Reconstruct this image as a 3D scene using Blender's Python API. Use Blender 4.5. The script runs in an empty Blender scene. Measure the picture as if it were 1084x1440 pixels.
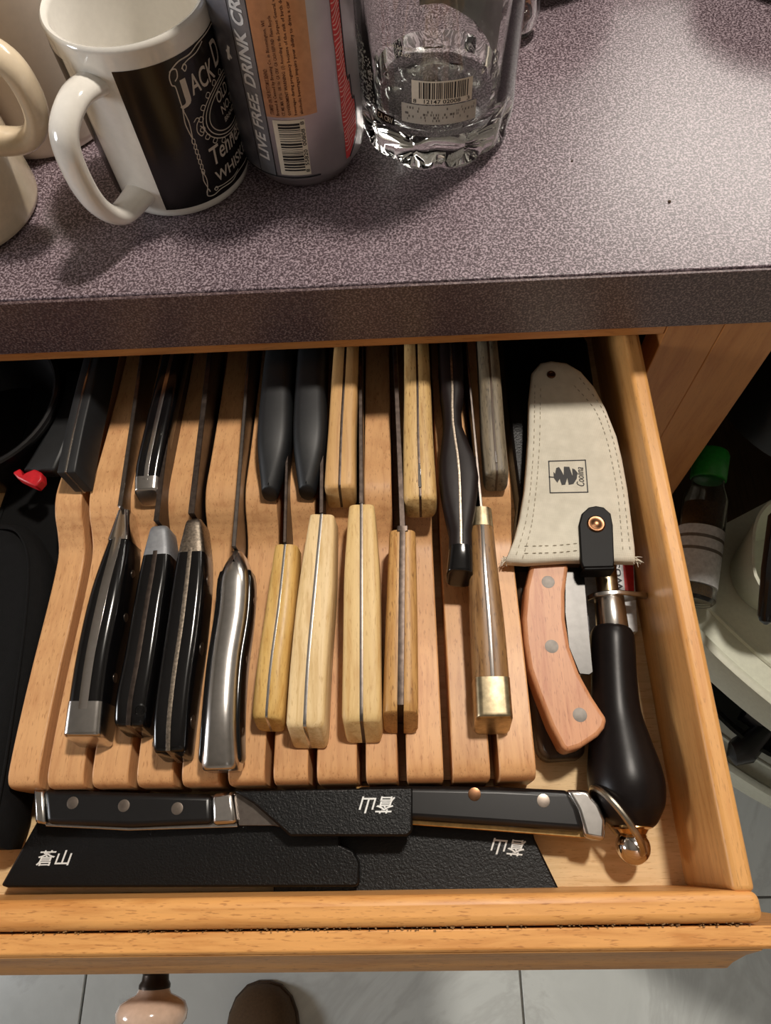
import bpy, bmesh, math, random
from mathutils import Vector, Matrix
random.seed(7)
# ------------------------------------------------------------------ camera, light, exposure
S, ZO = 0.01, 91.0                       # scene is written in centimetres from the worktop's height; the floor is at z = -91
CAM = (0.0, 0.0, 27.0)
F_PX, TILT, YAW, ROLL = 1011.55, 0.448053535, 0.0841536191, -0.108964413
def _basis():
    f = Vector((0, math.sin(TILT), -math.cos(TILT))); u = Vector((0, math.cos(TILT), math.sin(TILT))); r = Vector((1, 0, 0))
    M = Matrix.Rotation(YAW, 3, 'Z'); f, u, r = M @ f, M @ u, M @ r
    c, s = math.cos(ROLL), math.sin(ROLL)
    return c*r + s*u, c*u - s*r, f
RT, UP, FW = _basis()
sc = bpy.context.scene
COL = sc.collection
def W(p): return Vector((p[0]*S, p[1]*S, (p[2] + ZO)*S))
cd = bpy.data.cameras.new('camera'); cam = bpy.data.objects.new('camera', cd); COL.objects.link(cam)
cd.sensor_fit = 'VERTICAL'; cd.sensor_height = 36.0; cd.lens = F_PX/1440*36.0; cd.clip_start = 0.01; cd.clip_end = 30
m = Matrix((RT, UP, -FW)).transposed().to_4x4(); m.translation = W(CAM); cam.matrix_world = m
sc.camera = cam
sc.view_settings.view_transform = 'Standard'; sc.view_settings.look = 'None'; sc.view_settings.gamma = 1.0
sc.view_settings.use_curve_mapping = False; sc.view_settings.exposure = 0.0
def lin(c):
    return tuple((x/255/12.92 if x <= 10 else ((x/255 + .055)/1.055)**2.4) for x in c) + (1,)
wd = bpy.data.worlds.new('world'); sc.world = wd; wd.use_nodes = True
wd.node_tree.nodes['Background'].inputs[0].default_value = lin((255, 244, 232)); wd.node_tree.nodes['Background'].inputs[1].default_value = 0.03
def lamp(name, loc, target, size, watts, col, size_y=None):
    l = bpy.data.lights.new(name, 'AREA'); o = bpy.data.objects.new(name, l); COL.objects.link(o)
    l.energy = watts; l.color = lin(col)[:3]
    if size_y: l.shape = 'RECTANGLE'; l.size = size*S; l.size_y = size_y*S
    else: l.shape = 'DISK'; l.size = size*S
    o.location = W(loc); o.rotation_euler = (W(target) - W(loc)).to_track_quat('-Z', 'Y').to_euler()
lamp('ceiling_spot', (34, 62, 138), (0, 15, 0), 13, 20.5, (255, 245, 232))
lamp('sheen_light', (108, 176, 147), (20, 30, 0), 110, 32.0, (255, 248, 238), 75)  # added area light, stands in for the bright surface mirrored in the worktop
lamp('side_fill', (-150, -14, 34), (-10, 36, 0), 40, 9.0, (246, 248, 252))  # added fill from low left, brightens the mug fronts; no known fixture
lamp('front_fill', (40, -110, 146), (0, 0, -60), 40, .35, (250, 244, 238))  # added weak fill from the front for floor and front faces

# ------------------------------------------------------------------ pixel -> point on a known plane
def _ray(x, y): return FW*F_PX + RT*(x - 542) - UP*(y - 720)
def P(x, y, z):
    d = _ray(x, y); t = (z - CAM[2])/d.z
    return (CAM[0] + d.x*t, CAM[1] + d.y*t, z)
def PY(x, y, Y):
    d = _ray(x, y); t = (Y - CAM[1])/d.y
    return (d.x*t, Y, CAM[2] + d.z*t)
# ------------------------------------------------------------------ materials
def nmat(name):
    mt = bpy.data.materials.new(name); mt.use_nodes = True
    nt = mt.node_tree; b = nt.nodes['Principled BSDF']
    return mt, nt, b
def N(nt, typ, **kw):
    n = nt.nodes.new(typ)
    for k, v in kw.items():
        if isinstance(k, str) and hasattr(n, k): setattr(n, k, v)
    return n
def coords(nt, scale, rot=(0, 0, 0), off=(0, 0, 0)):
    tc = N(nt, 'ShaderNodeTexCoord'); mp = N(nt, 'ShaderNodeMapping')
    nt.links.new(tc.outputs['Object'], mp.inputs[0])
    mp.inputs['Scale'].default_value = tuple(100*s for s in scale); mp.inputs['Rotation'].default_value = rot
    mp.inputs['Location'].default_value = off
    return mp.outputs[0]
def noise(nt, vec, scale, detail=4, rough=.55, dist=0):
    n = N(nt, 'ShaderNodeTexNoise'); nt.links.new(vec, n.inputs['Vector'])
    n.inputs['Scale'].default_value = scale; n.inputs['Detail'].default_value = detail
    n.inputs['Roughness'].default_value = rough; n.inputs['Distortion'].default_value = dist
    return n.outputs['Fac']
def ramp(nt, fac, stops):
    r = N(nt, 'ShaderNodeValToRGB'); nt.links.new(fac, r.inputs[0]); e = r.color_ramp.elements
    while len(e) < len(stops): e.new(.5)
    for q, (p, c) in zip(e, stops): q.position = p; q.color = c if len(c) == 4 else lin(c)
    return r.outputs[0]
def mix(nt, a, b, fac, mode='MIX'):
    n = N(nt, 'ShaderNodeMix'); n.data_type = 'RGBA'; n.blend_type = mode
    for sock, v in ((n.inputs['Factor'], fac), (n.inputs['A'], a), (n.inputs['B'], b)):
        pass
    ins = {i.identifier: i for i in n.inputs}
    def put(i, v):
        if hasattr(v, 'links'): nt.links.new(v, i)
        else: i.default_value = v
    put(ins['Factor_Float'], fac); put(ins['A_Color'], a); put(ins['B_Color'], b)
    return [o for o in n.outputs if o.identifier == 'Result_Color'][0]
def bump(nt, b, h, strength, dist=.02):
    n = N(nt, 'ShaderNodeBump'); n.inputs['Strength'].default_value = strength; n.inputs['Distance'].default_value = dist*S
    nt.links.new(h, n.inputs['Height']); nt.links.new(n.outputs[0], b.inputs['Normal'])
def plain(name, c, rough=.4, metal=0, var=.06, vs=3.0, bmp=0, bs=12.0, spec=.5, coat=0):
    mt, nt, b = nmat(name)
    v = coords(nt, (1, 1, 1)); f = noise(nt, v, vs, 3)
    l = lin(c); d = tuple(x*(1 - var*3) for x in l[:3]) + (1,); h = tuple(min(1, x*(1 + var*2)) for x in l[:3]) + (1,)
    nt.links.new(ramp(nt, f, [(.3, d), (.7, h)]), b.inputs['Base Color'])
    b.inputs['Roughness'].default_value = rough; b.inputs['Metallic'].default_value = metal
    b.inputs['Specular IOR Level'].default_value = spec; b.inputs['Coat Weight'].default_value = coat
    if bmp: bump(nt, b, noise(nt, v, bs, 3), bmp)
    return mt
def wood(name, light, dark, axis='y', rough=.42, grain=1.0, fleck=.5, fleckc=None, ringy=0, seed=0, bmp=.15, spec=.4):
    mt, nt, b = nmat(name)
    k = {'x': (.09, 1, 1), 'y': (1, .09, 1), 'z': (1, 1, .09)}[axis]
    v = coords(nt, k, off=(seed*3.1, seed*1.7, seed*2.3)); big = coords(nt, tuple(q if q < 1 else .9 for q in k), off=(seed, seed, seed))
    g = noise(nt, v, 2.6*grain, 6, .6, .6)
    c = ramp(nt, g, [(.30, dark), (.52, light), (.75, tuple(min(255, int(x*1.05)) for x in light))])
    if ringy:
        w = N(nt, 'ShaderNodeTexWave'); w.wave_type = 'RINGS'; w.rings_direction = 'X' if axis == 'y' else 'Y'
        nt.links.new(coords(nt, {'y': (.9, .10, .9), 'x': (.1, .9, .9), 'z': (.9, .9, .1)}[axis], off=(seed*.7, .4 + seed, .2)), w.inputs['Vector'])
        w.inputs['Scale'].default_value = 1.3; w.inputs['Distortion'].default_value = 2.5; w.inputs['Detail'].default_value = 2
        c = mix(nt, c, ramp(nt, w.outputs['Fac'], [(.0, tuple(int(x*.86) for x in light)), (.8, light)]), ringy, 'MULTIPLY') if False else mix(nt, c, ramp(nt, w.outputs['Fac'], [(.0, dark), (.7, light)]), ringy)
    fk = noise(nt, coords(nt, {'x': (1.2, 9, 9), 'y': (9, 1.2, 9), 'z': (9, 9, 1.2)}[axis], off=(seed, seed, 0)), 1.6, 2, .5)
    fm = N(nt, 'ShaderNodeMath'); fm.operation = 'MULTIPLY'; fm.inputs[1].default_value = fleck
    nt.links.new(ramp(nt, fk, [(.60, (0, 0, 0)), (.70, (255, 255, 255))]), fm.inputs[0])
    c = mix(nt, c, lin(fleckc or tuple(int(x*.7) for x in dark)), fm.outputs[0])
    nt.links.new(c, b.inputs['Base Color']); b.inputs['Roughness'].default_value = rough; b.inputs['Specular IOR Level'].default_value = spec
    if bmp: bump(nt, b, fk, bmp, .01)
    return mt
M = {}
M['beech'] = wood('beech', (216, 166, 116), (194, 140, 94), 'y', .4, 1.0, .6, (160, 106, 64), .25)
M['beech_end'] = wood('beech_end', (220, 172, 120), (204, 150, 98), 'x', .45, .8, .3)
M['maple_side'] = wood('maple_side', (214, 158, 94), (198, 136, 74), 'y', .4, .8, .35, seed=2)
M['maple_front'] = wood('maple_front', (220, 160, 94), (196, 132, 70), 'x', .42, .9, .6, (150, 92, 46), seed=3)
M['oak_bottom'] = wood('oak_bottom', (226, 194, 146), (212, 176, 124), 'x', .55, 1.2, .5, (176, 130, 78), seed=4)
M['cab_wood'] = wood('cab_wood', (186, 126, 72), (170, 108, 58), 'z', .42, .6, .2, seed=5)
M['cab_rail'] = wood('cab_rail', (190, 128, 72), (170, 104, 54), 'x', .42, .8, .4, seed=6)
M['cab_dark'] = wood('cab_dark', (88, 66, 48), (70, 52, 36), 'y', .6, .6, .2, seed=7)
M['pale_wood'] = wood('pale_wood', (222, 194, 146), (202, 168, 114), 'y', .5, 1.4, .45, (176, 134, 78), seed=8)
M['pale_wood2'] = wood('pale_wood2', (214, 182, 126), (196, 156, 98), 'y', .5, 1.4, .45, (166, 122, 66), seed=9)
M['honey_wood'] = wood('honey_wood', (206, 168, 100), (184, 140, 74), 'y', .4, 1.6, .5, (140, 96, 44), seed=10)
M['worn_wood'] = wood('worn_wood', (190, 144, 86), (158, 110, 60), 'y', .45, 1.8, .7, (96, 60, 28), seed=11)
M['oak_handle'] = wood('oak_handle', (206, 170, 112), (178, 136, 80), 'y', .5, 1.8, .8, (120, 82, 40), seed=12)
M['tan_wood'] = wood('tan_wood', (200, 158, 104), (184, 136, 82), 'y', .5, 1.0, .3, seed=13)
M['walnut'] = wood('walnut', (138, 102, 62), (98, 66, 36), 'y', .42, 1.8, .7, (56, 34, 18), seed=14)
M['grey_wood'] = wood('grey_wood', (120, 108, 88), (84, 74, 60), 'y', .5, 2.2, .7, (44, 38, 30), seed=15)
M['cherry'] = wood('cherry', (200, 142, 102), (182, 116, 80), 'y', .42, 1.2, .6, (146, 86, 54), seed=16)
M['old_dark'] = wood('old_dark', (74, 56, 40), (48, 36, 26), 'y', .5, 1.2, .5, seed=17)
M['black'] = plain('black_plastic', (17, 16, 17), .32)
M['black_gloss'] = plain('black_gloss', (12, 11, 12), .16, spec=.5)
M['black_matte'] = plain('black_matte', (26, 27, 29), .5, bmp=.1, bs=30)
M['black_wood'] = plain('black_painted_wood', (22, 18, 18), .34, bmp=.1, bs=5, spec=.22)
M['fabric'] = plain('black_fabric', (15, 15, 16), .9, bmp=.8, bs=22, spec=.2)
M['nylon'] = plain('black_nylon', (9, 9, 10), .8, bmp=.5, bs=30, spec=.2)
M['leather'] = plain('black_leather', (14, 13, 13), .5, bmp=.1, bs=25, spec=.15)
M['dark_handle'] = plain('dark_handle', (26, 17, 16), .5, spec=.25)
M['steel'] = plain('steel', (196, 192, 188), .24, 1, .03)
M['chrome'] = plain('chrome', (214, 208, 204), .12, 1, .02)
M['blade'] = plain('blade_steel', (120, 112, 106), .34, 1, .06)
M['cleaver_steel'] = plain('cleaver_steel', (62, 61, 60), .34, 1, .03)
M['dark_blade'] = plain('dark_blade', (84, 74, 68), .42, 1, .12)
M['worn_steel'] = plain('worn_steel', (150, 138, 124), .4, 1, .16, 8)
M['grey_bolster'] = plain('grey_bolster', (150, 152, 156), .5, .6, .05)
M['nickel'] = plain('nickel_ferrule', (176, 160, 130), .34, 1, .1)
M['brass'] = plain('brass', (196, 158, 104), .25, 1, .08)
M['copper'] = plain('antique_brass_rivet', (112, 80, 58), .3, 1, .1)
M['rivet'] = plain('rivet', (150, 138, 128), .35, 1, .06)
M['rivet_grey'] = plain('rivet_grey', (128, 122, 116), .55, .5, .06)
M['ceramic'] = plain('white_ceramic', (236, 232, 224), .12, 0, .01, coat=.4)
M['cream'] = plain('cream_ceramic', (226, 208, 180), .16, 0, .015, coat=.3)
M['canister'] = plain('cream_enamel', (226, 210, 194), .3, 0, .01)
M['print_black'] = plain('black_print', (20, 17, 17), .22, 0, .02)
M['print_white'] = plain('cream_print', (206, 196, 184), .35, 0, .02)
M['ink'] = plain('ink', (22, 20, 22), .6, 0, .02)
M['white_paint'] = plain('white_print', (222, 224, 222), .5, 0, .02)
M['red'] = plain('red_plastic', (196, 30, 40), .4)
M['red_card'] = plain('red_print', (214, 34, 36), .55)
M['card'] = plain('white_card', (214, 216, 218), .6)
M['label'] = plain('label_paper', (190, 184, 172), .6, 0, .02)
M['bar_label'] = plain('bar_label', (226, 216, 198), .5, 0, .02)
M['porcelain'] = plain('porcelain_knob', (206, 178, 158), .14, 0, .03, coat=.4)
M['knob_metal'] = plain('dark_bronze', (52, 44, 38), .4, .8)
M['tile'] = None
M['grout'] = plain('grout', (120, 118, 112), .8)
M['wall'] = plain('wall_paint', (186, 180, 172), .8)
M['plastic_white'] = plain('shelf_plastic', (206, 208, 190), .4, 0, .02)
M['green'] = plain('green_lid', (40, 150, 50), .4)
M['shoe'] = plain('brown_suede', (92, 70, 46), .8, bmp=.3, bs=14)
M['spice'] = plain('brown_spice', (92, 70, 40), .8, 0, .2, 8)
M['amber'] = plain('amber_glass', (196, 104, 62), .1, 0, .1)
M['ring'] = plain('steel_ring', (176, 168, 152), .3, 1, .05)
def canvas_mat():
    mt, nt, b = nmat('canvas'); v = coords(nt, (1, 1, 1))
    w = N(nt, 'ShaderNodeTexWave'); w.bands_direction = 'Y'; nt.links.new(v, w.inputs[0]); w.inputs['Scale'].default_value = 5.5; w.inputs['Distortion'].default_value = .8
    w2 = N(nt, 'ShaderNodeTexWave'); w2.bands_direction = 'X'; nt.links.new(v, w2.inputs[0]); w2.inputs['Scale'].default_value = 5.5; w2.inputs['Distortion'].default_value = .8
    f = mix(nt, w.outputs['Color'], w2.outputs['Color'], .5)
    c = ramp(nt, noise(nt, v, 1.5, 3), [(.3, (208, 202, 186)), (.7, (222, 216, 200))])
    nt.links.new(mix(nt, c, lin((186, 178, 160)), .0), b.inputs['Base Color'])
    nt.links.new(c, b.inputs['Base Color']); b.inputs['Roughness'].default_value = .9; b.inputs['Specular IOR Level'].default_value = .2
    bump(nt, b, f, .35, .02); return mt
M['canvas'] = canvas_mat(); M['thread'] = plain('thread', (168, 160, 142), .9)
def laminate():
    mt, nt, b = nmat('speckled_laminate'); v = coords(nt, (1, 1, 1))
    n1 = noise(nt, v, 9.0, 2, .5, .6); n2 = noise(nt, v, 4.0, 2)
    c = ramp(nt, n1, [(.40, (58, 46, 52)), (.50, (96, 82, 90)), (.58, (176, 160, 168))])
    c = mix(nt, c, ramp(nt, n2, [(.3, (74, 60, 62)), (.7, (112, 96, 100))]), .25)
    nt.links.new(c, b.inputs['Base Color']); b.inputs['Roughness'].default_value = .3; b.inputs['Specular IOR Level'].default_value = .6
    bump(nt, b, n1, .35, .008); return mt
M['laminate'] = laminate()
def laminate_edge():
    mt, nt, b = nmat('laminate_edge'); v = coords(nt, (1, 1, 1)); n1 = noise(nt, v, 9.0, 2, .5, .6)
    nt.links.new(ramp(nt, n1, [(.40, (66, 50, 52)), (.52, (88, 70, 72)), (.62, (128, 110, 108))]), b.inputs['Base Color']); b.inputs['Roughness'].default_value = .4
    return mt
M['laminate_edge'] = laminate_edge()
def pebbled():
    mt, nt, b = nmat('pebbled_black'); v = coords(nt, (1, 1, 1)); n1 = noise(nt, v, 9.0, 3, .6)
    b.inputs['Base Color'].default_value = lin((12, 12, 13)); b.inputs['Roughness'].default_value = .36; b.inputs['Specular IOR Level'].default_value = .28
    bump(nt, b, n1, .8, .03); return mt
M['saya'] = pebbled()
def marble():
    mt, nt, b = nmat('white_tile'); v = coords(nt, (1, 1, 1)); g = noise(nt, v, .05, 6, .6, 1.2)
    nt.links.new(ramp(nt, g, [(.35, (214, 220, 218)), (.5, (224, 230, 228)), (.56, (208, 213, 211)), (.62, (222, 228, 226))]), b.inputs['Base Color'])
    b.inputs['Roughness'].default_value = .25; return mt
M['tile'] = marble()
def glass(name, c=(1, 1, 1, 1), rough=0.0):
    mt, nt, b = nmat(name); b.inputs['Base Color'].default_value = c; b.inputs['Transmission Weight'].default_value = 1; b.inputs['Roughness'].default_value = rough
    b.inputs['IOR'].default_value = 1.5; return mt
M['glass'] = glass('clear_glass', (.97, .99, .98, 1)); M['jar_glass'] = glass('jar_plastic', (.95, .95, .92, 1), .05)
M['amber_glass'] = glass('amber_glass_clear', lin((244, 170, 130)))
def can_metal():
    mt, nt, b = nmat('can_metal'); v = coords(nt, (1, 1, 1)); n = noise(nt, v, .5, 3)
    nt.links.new(ramp(nt, n, [(.3, (190, 182, 186)), (.7, (204, 196, 198))]), b.inputs['Base Color']); b.inputs['Metallic'].default_value = .8; b.inputs['Roughness'].default_value = .32; return mt
M['can'] = can_metal()
M['can_blue'] = plain('can_blue_grey', (140, 142, 154), .36, .8, .1, 1.0)
M['can_band'] = plain('can_band', (136, 138, 144), .4, .6, .03)
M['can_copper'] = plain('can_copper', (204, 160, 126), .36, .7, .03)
M['can_line'] = plain('can_line', (34, 32, 38), .5)
M['can_text'] = plain('can_text', (226, 226, 226), .45)
M['can_red'] = plain('can_red', (226, 70, 72), .45)
M['can_pink'] = plain('can_pink', (246, 190, 184), .45)

# ------------------------------------------------------------------ mesh helpers
class MB:
    def __init__(s): s.v = []; s.f = []
    def add(s, v, f):
        o = len(s.v); s.v += [tuple(p) for p in v]; s.f += [tuple(i + o for i in q) for q in f]; return s
    def loft(s, rings, caps=True, closed=False):
        n = len(rings[0]); v = [p for r in rings for p in r]; f = []
        R = len(rings)
        for i in range(R if closed else R - 1):
            for j in range(n):
                a, b2 = i*n + j, i*n + (j + 1) % n; c = ((i + 1) % R)*n
                f.append((a, b2, c + (j + 1) % n, c + j))
        if caps and not closed: f.append(tuple(range(n))[::-1]); f.append(tuple((R - 1)*n + j for j in range(n)))
        return s.add(v, f)
    def box(s, x0, x1, y0, y1, z0, z1):
        return s.loft([[(x0, y0, z0), (x1, y0, z0), (x1, y1, z0), (x0, y1, z0)], [(x0, y0, z1), (x1, y0, z1), (x1, y1, z1), (x0, y1, z1)]])
    def prism(s, xy, z0, z1, axis='z'):
        zf0 = z0 if callable(z0) else (lambda x, y: z0); zf1 = z1 if callable(z1) else (lambda x, y: z1)
        return s.loft([[(x, y, zf0(x, y)) for x, y in xy], [(x, y, zf1(x, y)) for x, y in xy]])
    def prism_x(s, yz, x0, x1): return s.loft([[(x0, y, z) for y, z in yz], [(x1, y, z) for y, z in yz]])
    def tube(s, path, r, n=8, closed=False):
        path = [Vector(p) for p in path]; rings = []; L = len(path); prev = None
        for i, p in enumerate(path):
            if closed: t = path[(i + 1) % L] - path[i - 1]
            else: t = path[min(i + 1, L - 1)] - path[max(i - 1, 0)]
            t.normalize()
            if prev is None: a = t.orthogonal().normalized()
            else: a = (prev - t*prev.dot(t)).normalized()
            prev = a; b2 = t.cross(a); rr = r[i] if isinstance(r, (list, tuple)) else r
            rings.append([tuple(p + (a*math.cos(2*math.pi*k/n) + b2*math.sin(2*math.pi*k/n))*rr) for k in range(n)])
        return s.loft(rings, True, closed)
    def lathe(s, c, prof, n=48, a0=0, a1=360, mod=None):
        full = abs(a1 - a0) >= 360; k = n if full else n + 1; rings = []
        for r, z in prof:
            ring = []
            for j in range(k):
                a = math.radians(a0 + (a1 - a0)*j/n); rr = mod(r, z, a) if mod else r
                ring.append((c[0] + rr*math.sin(a), c[1] - rr*math.cos(a), c[2] + z))
            rings.append(ring)
        if full: return s.loft(rings)
        f = []; v = [p for r in rings for p in r]
        for i in range(len(rings) - 1):
            for j in range(n): f.append((i*k + j, i*k + j + 1, (i + 1)*k + j + 1, (i + 1)*k + j))
        for j in (0, n): f.append(tuple(i*k + j for i in range(len(rings))))
        return s.add(v, f)
    def spin(s, p0, d, prof, n=24):
        d = Vector(d).normalized(); a = d.orthogonal().normalized(); b2 = d.cross(a); p0 = Vector(p0)
        return s.loft([[tuple(p0 + d*t + (a*math.cos(2*math.pi*k/n) + b2*math.sin(2*math.pi*k/n))*r) for k in range(n)] for r, t in prof])
    def sphere(s, c, r, n=16):
        return s.spin((c[0], c[1], c[2]), (0, 0, 1), [(max(.001, r*math.sin(math.pi*i/n)), -r*math.cos(math.pi*i/n)) for i in range(n + 1)], n*2)
def rootloc(p):
    while p.parent: p = p.parent
    return p.location
def mesh_obj(name, mb, mat, origin, bevel=0, sm=35, seg=2):
    me = bpy.data.meshes.new(name)
    me.from_pydata([W(p) - origin for p in mb.v], [], mb.f); me.update()
    b2 = bmesh.new(); b2.from_mesh(me); bmesh.ops.recalc_face_normals(b2, faces=b2.faces); b2.to_mesh(me); b2.free()
    me.polygons.foreach_set('use_smooth', [True]*len(me.polygons)); me.set_sharp_from_angle(angle=math.radians(sm))
    me.materials.append(mat); o = bpy.data.objects.new(name, me); COL.objects.link(o)
    if bevel:
        md = o.modifiers.new('bevel', 'BEVEL'); md.width = bevel*S; md.segments = seg; md.limit_method = 'ANGLE'; md.angle_limit = math.radians(40); md.harden_normals = False
    return o
def thing(name, label, cat, loc, group=None):
    o = bpy.data.objects.new(name, None); COL.objects.link(o); o.location = W(loc); o.empty_display_size = .02
    o['label'] = label; o['category'] = cat
    if group: o['group'] = group
    return o
def part(name, mb, mat, parent, bevel=0, sm=35, label=None, kind=None, seg=2):
    o = mesh_obj(name, mb, mat, rootloc(parent), bevel, sm, seg); o.parent = parent
    if label: o['label'] = label
    if kind: o['kind'] = kind
    return o
def solo(name, mb, mat, loc, label, cat, group=None, bevel=0, sm=35):
    o = mesh_obj(name, mb, mat, W(loc), bevel, sm); o.location = W(loc); o['label'] = label; o['category'] = cat
    if group: o['group'] = group
    return o
def struct(name, mb, mat, bevel=0, loc=(0, 0, -91)):
    o = mesh_obj(name, mb, mat, W(loc), bevel); o.location = W(loc); o['kind'] = 'structure'; return o
def catmull(pts, n=6, closed=False):
    out = []; L = len(pts); pts = [Vector(p) for p in pts]
    for i in range(L if closed else L - 1):
        if closed: p0, p1, p2, p3 = pts[i - 1], pts[i], pts[(i + 1) % L], pts[(i + 2) % L]
        else: p0, p1, p2, p3 = pts[max(i - 1, 0)], pts[i], pts[i + 1], pts[min(i + 2, L - 1)]
        for k in range(n):
            t = k/n; out.append(tuple(.5*((2*p1) + (p2 - p0)*t + (2*p0 - 5*p1 + 4*p2 - p3)*t*t + (3*p1 - p0 - 3*p2 + p3)*t**3)))
    if not closed: out.append(tuple(pts[-1]))
    return out
_tc = {}
def text_verts(s, size=1.0, shear=0.0, spacing=1.0, res=3, bold=0.0):
    key = (s, shear, spacing, res, bold)
    if key not in _tc:
        cu = bpy.data.curves.new('txt', 'FONT'); cu.body = s; cu.size = 1; cu.shear = shear; cu.space_character = spacing; cu.resolution_u = res; cu.offset = bold; cu.fill_mode = 'FRONT'
        o = bpy.data.objects.new('txt', cu); COL.objects.link(o); bpy.context.view_layer.update()
        me = bpy.data.meshes.new_from_object(o.evaluated_get(bpy.context.evaluated_depsgraph_get()))
        v = [tuple(q.co) for q in me.vertices]; f = [tuple(p.vertices) for p in me.polygons]
        bpy.data.objects.remove(o); bpy.data.curves.remove(cu); bpy.data.meshes.remove(me)
        _tc[key] = (v, f)
    v, f = _tc[key]
    x0, x1 = min(q[0] for q in v), max(q[0] for q in v); y0, y1 = min(q[1] for q in v), max(q[1] for q in v)
    return [(q[0] - x0, q[1]) for q in v], f, x1 - x0, y0, y1
def text_fit(mb, s, fn, w, h, shear=0, bold=0, res=3, keepbase=True):
    """lays the word into a box w x h (cm), fn(x, y) -> point"""
    v, f, tw, y0, y1 = text_verts(s, 1, shear, 1, res, bold)
    mb.add([fn(q[0]/tw*w, (q[1] - y0)/(y1 - y0)*h) for q in v], f); return mb

# ------------------------------------------------------------------ the room
FL = MB().box(-200, 200, -160, 250, -95, -91.4); flo = struct('floor', FL, M['grout'])
for i in range(7):
    for j in range(7):
        x0, y0 = -48.1 - 122.2 + i*61.05, -6.0 - 122.1 + j*61.05
        part('tile', MB().box(x0 + .15, x0 + 60.9, y0 + .15, y0 + 60.9, -91.5, -91.0), M['tile'], flo, .1)
struct('wall_back', MB().box(-200, 200, 250, 255, -91, 150), M['wall'])
struct('wall_left', MB().box(-205, -200, -160, 250, -91, 150), M['wall'])
struct('wall_right', MB().box(200, 205, -160, 250, -91, 150), M['wall'])
struct('wall_front', MB().box(-200, 200, -165, -160, -91, 150), M['wall'])
struct('ceiling', MB().box(-205, 205, -165, 255, 150, 155), M['wall'])

# ------------------------------------------------------------------ cabinet and worktop
cab = thing('base_cabinet', 'brown wooden base cabinet under the speckled worktop, drawer opening in its face frame', 'cabinet', (0, 55, -91))
YF = 25.9
part('top_rail', MB().box(-60, 14.28, YF, YF + 2, -5.45, -4.0), M['cab_rail'], cab, .08)
part('stile', MB().box(14.3, 17.39, YF - .02, YF + 2, -79, -4.0), M['cab_wood'], cab, .06)
part('stile', MB().box(17.4, 20.95, YF - .02, YF + 2, -79, -4.0), M['cab_wood'], cab, .06)
part('bottom_rail', MB().box(-60, 14.3, YF, YF + 2, -24, -20.5), M['cab_rail'], cab, .08)
part('door', MB().box(-60, 14.3, YF, YF + 2, -78.5, -24.1), M['cab_wood'], cab, .1)
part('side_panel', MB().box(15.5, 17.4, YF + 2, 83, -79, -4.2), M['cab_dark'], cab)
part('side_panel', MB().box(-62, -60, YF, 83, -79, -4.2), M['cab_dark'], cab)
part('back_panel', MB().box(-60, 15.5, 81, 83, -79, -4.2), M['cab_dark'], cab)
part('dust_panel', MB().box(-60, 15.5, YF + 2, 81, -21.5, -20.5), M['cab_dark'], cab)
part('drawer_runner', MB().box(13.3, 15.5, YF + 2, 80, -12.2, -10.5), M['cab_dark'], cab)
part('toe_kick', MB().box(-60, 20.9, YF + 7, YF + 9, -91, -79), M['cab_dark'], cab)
cor = thing('corner_cabinet', 'open corner cabinet to the right of the drawer, dark inside', 'cabinet', (60, 55, -91))
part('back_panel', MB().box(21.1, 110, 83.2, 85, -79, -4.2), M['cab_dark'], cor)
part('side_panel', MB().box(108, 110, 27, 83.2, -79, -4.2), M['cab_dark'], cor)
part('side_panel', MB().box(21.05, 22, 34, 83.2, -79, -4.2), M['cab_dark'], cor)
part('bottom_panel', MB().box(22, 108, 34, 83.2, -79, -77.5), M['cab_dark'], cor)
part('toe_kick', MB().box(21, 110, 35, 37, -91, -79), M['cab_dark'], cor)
top = thing('worktop', 'purple grey speckled laminate worktop above the open knife drawer', 'worktop', (0, 55, -4))
part('slab', MB().box(-95, 111, 25.42, 86, -3.95, 0), M['laminate'], top, .06)
part('front_edge', MB().box(-95, 111, 25.22, 25.40, -3.98, -.10), M['laminate_edge'], top, .03)
cr = MB()
for p, r in (((804, 227), .06), ((941, 284), .085)):
    q = P(*p, 0); cr.sphere((q[0], q[1], .02), r, 6)
cr_o = solo('crumbs', cr, M['old_dark'], P(870, 255, 0), 'two dark crumbs lying on the bare bright right part of the worktop', 'crumbs'); cr_o['kind'] = 'stuff'

# ------------------------------------------------------------------ drawer
FZ = -11.8
drw = thing('drawer', 'open honey coloured wooden drawer full of knives, with a porcelain knob', 'drawer', (-7, 22, -13))
part('bottom', MB().box(-32, 12.4, -1.6, 48, FZ - .8, FZ), M['oak_bottom'], drw)
part('side', MB().box(12.3, 13.2, -1.5, 48, FZ - 1, -6.0), M['maple_side'], drw, .24, seg=4)
part('side', MB().box(-33.3, -32, -1.5, 48, FZ - 1, -6.0), M['maple_side'], drw, .42, seg=4)
part('back', MB().box(-32, 12.3, 47, 48.3, FZ - 1, -6.6), M['maple_side'], drw, .2)
part('inner_front', MB().box(-33.5, 13.3, -2.58, -1.42, FZ - 1, -5.9), M['maple_front'], drw, .38, seg=4)
ZB = -6.15
face = [(-2.66, -20), (-2.66, ZB), (-3.40, ZB), (-3.52, ZB - .12), (-3.62, ZB - .5), (-3.75, ZB - .62), (-4.3, ZB - 1.35), (-4.36, ZB - 1.6), (-4.36, -20)]
part('face_board', MB().prism_x([(-2.66, -20.4), (-2.66, ZB), (-3.36, ZB), (-3.46, ZB - .12), (-3.46, -20.4)], -45, 16.2), M['maple_front'], drw, .05)
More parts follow.
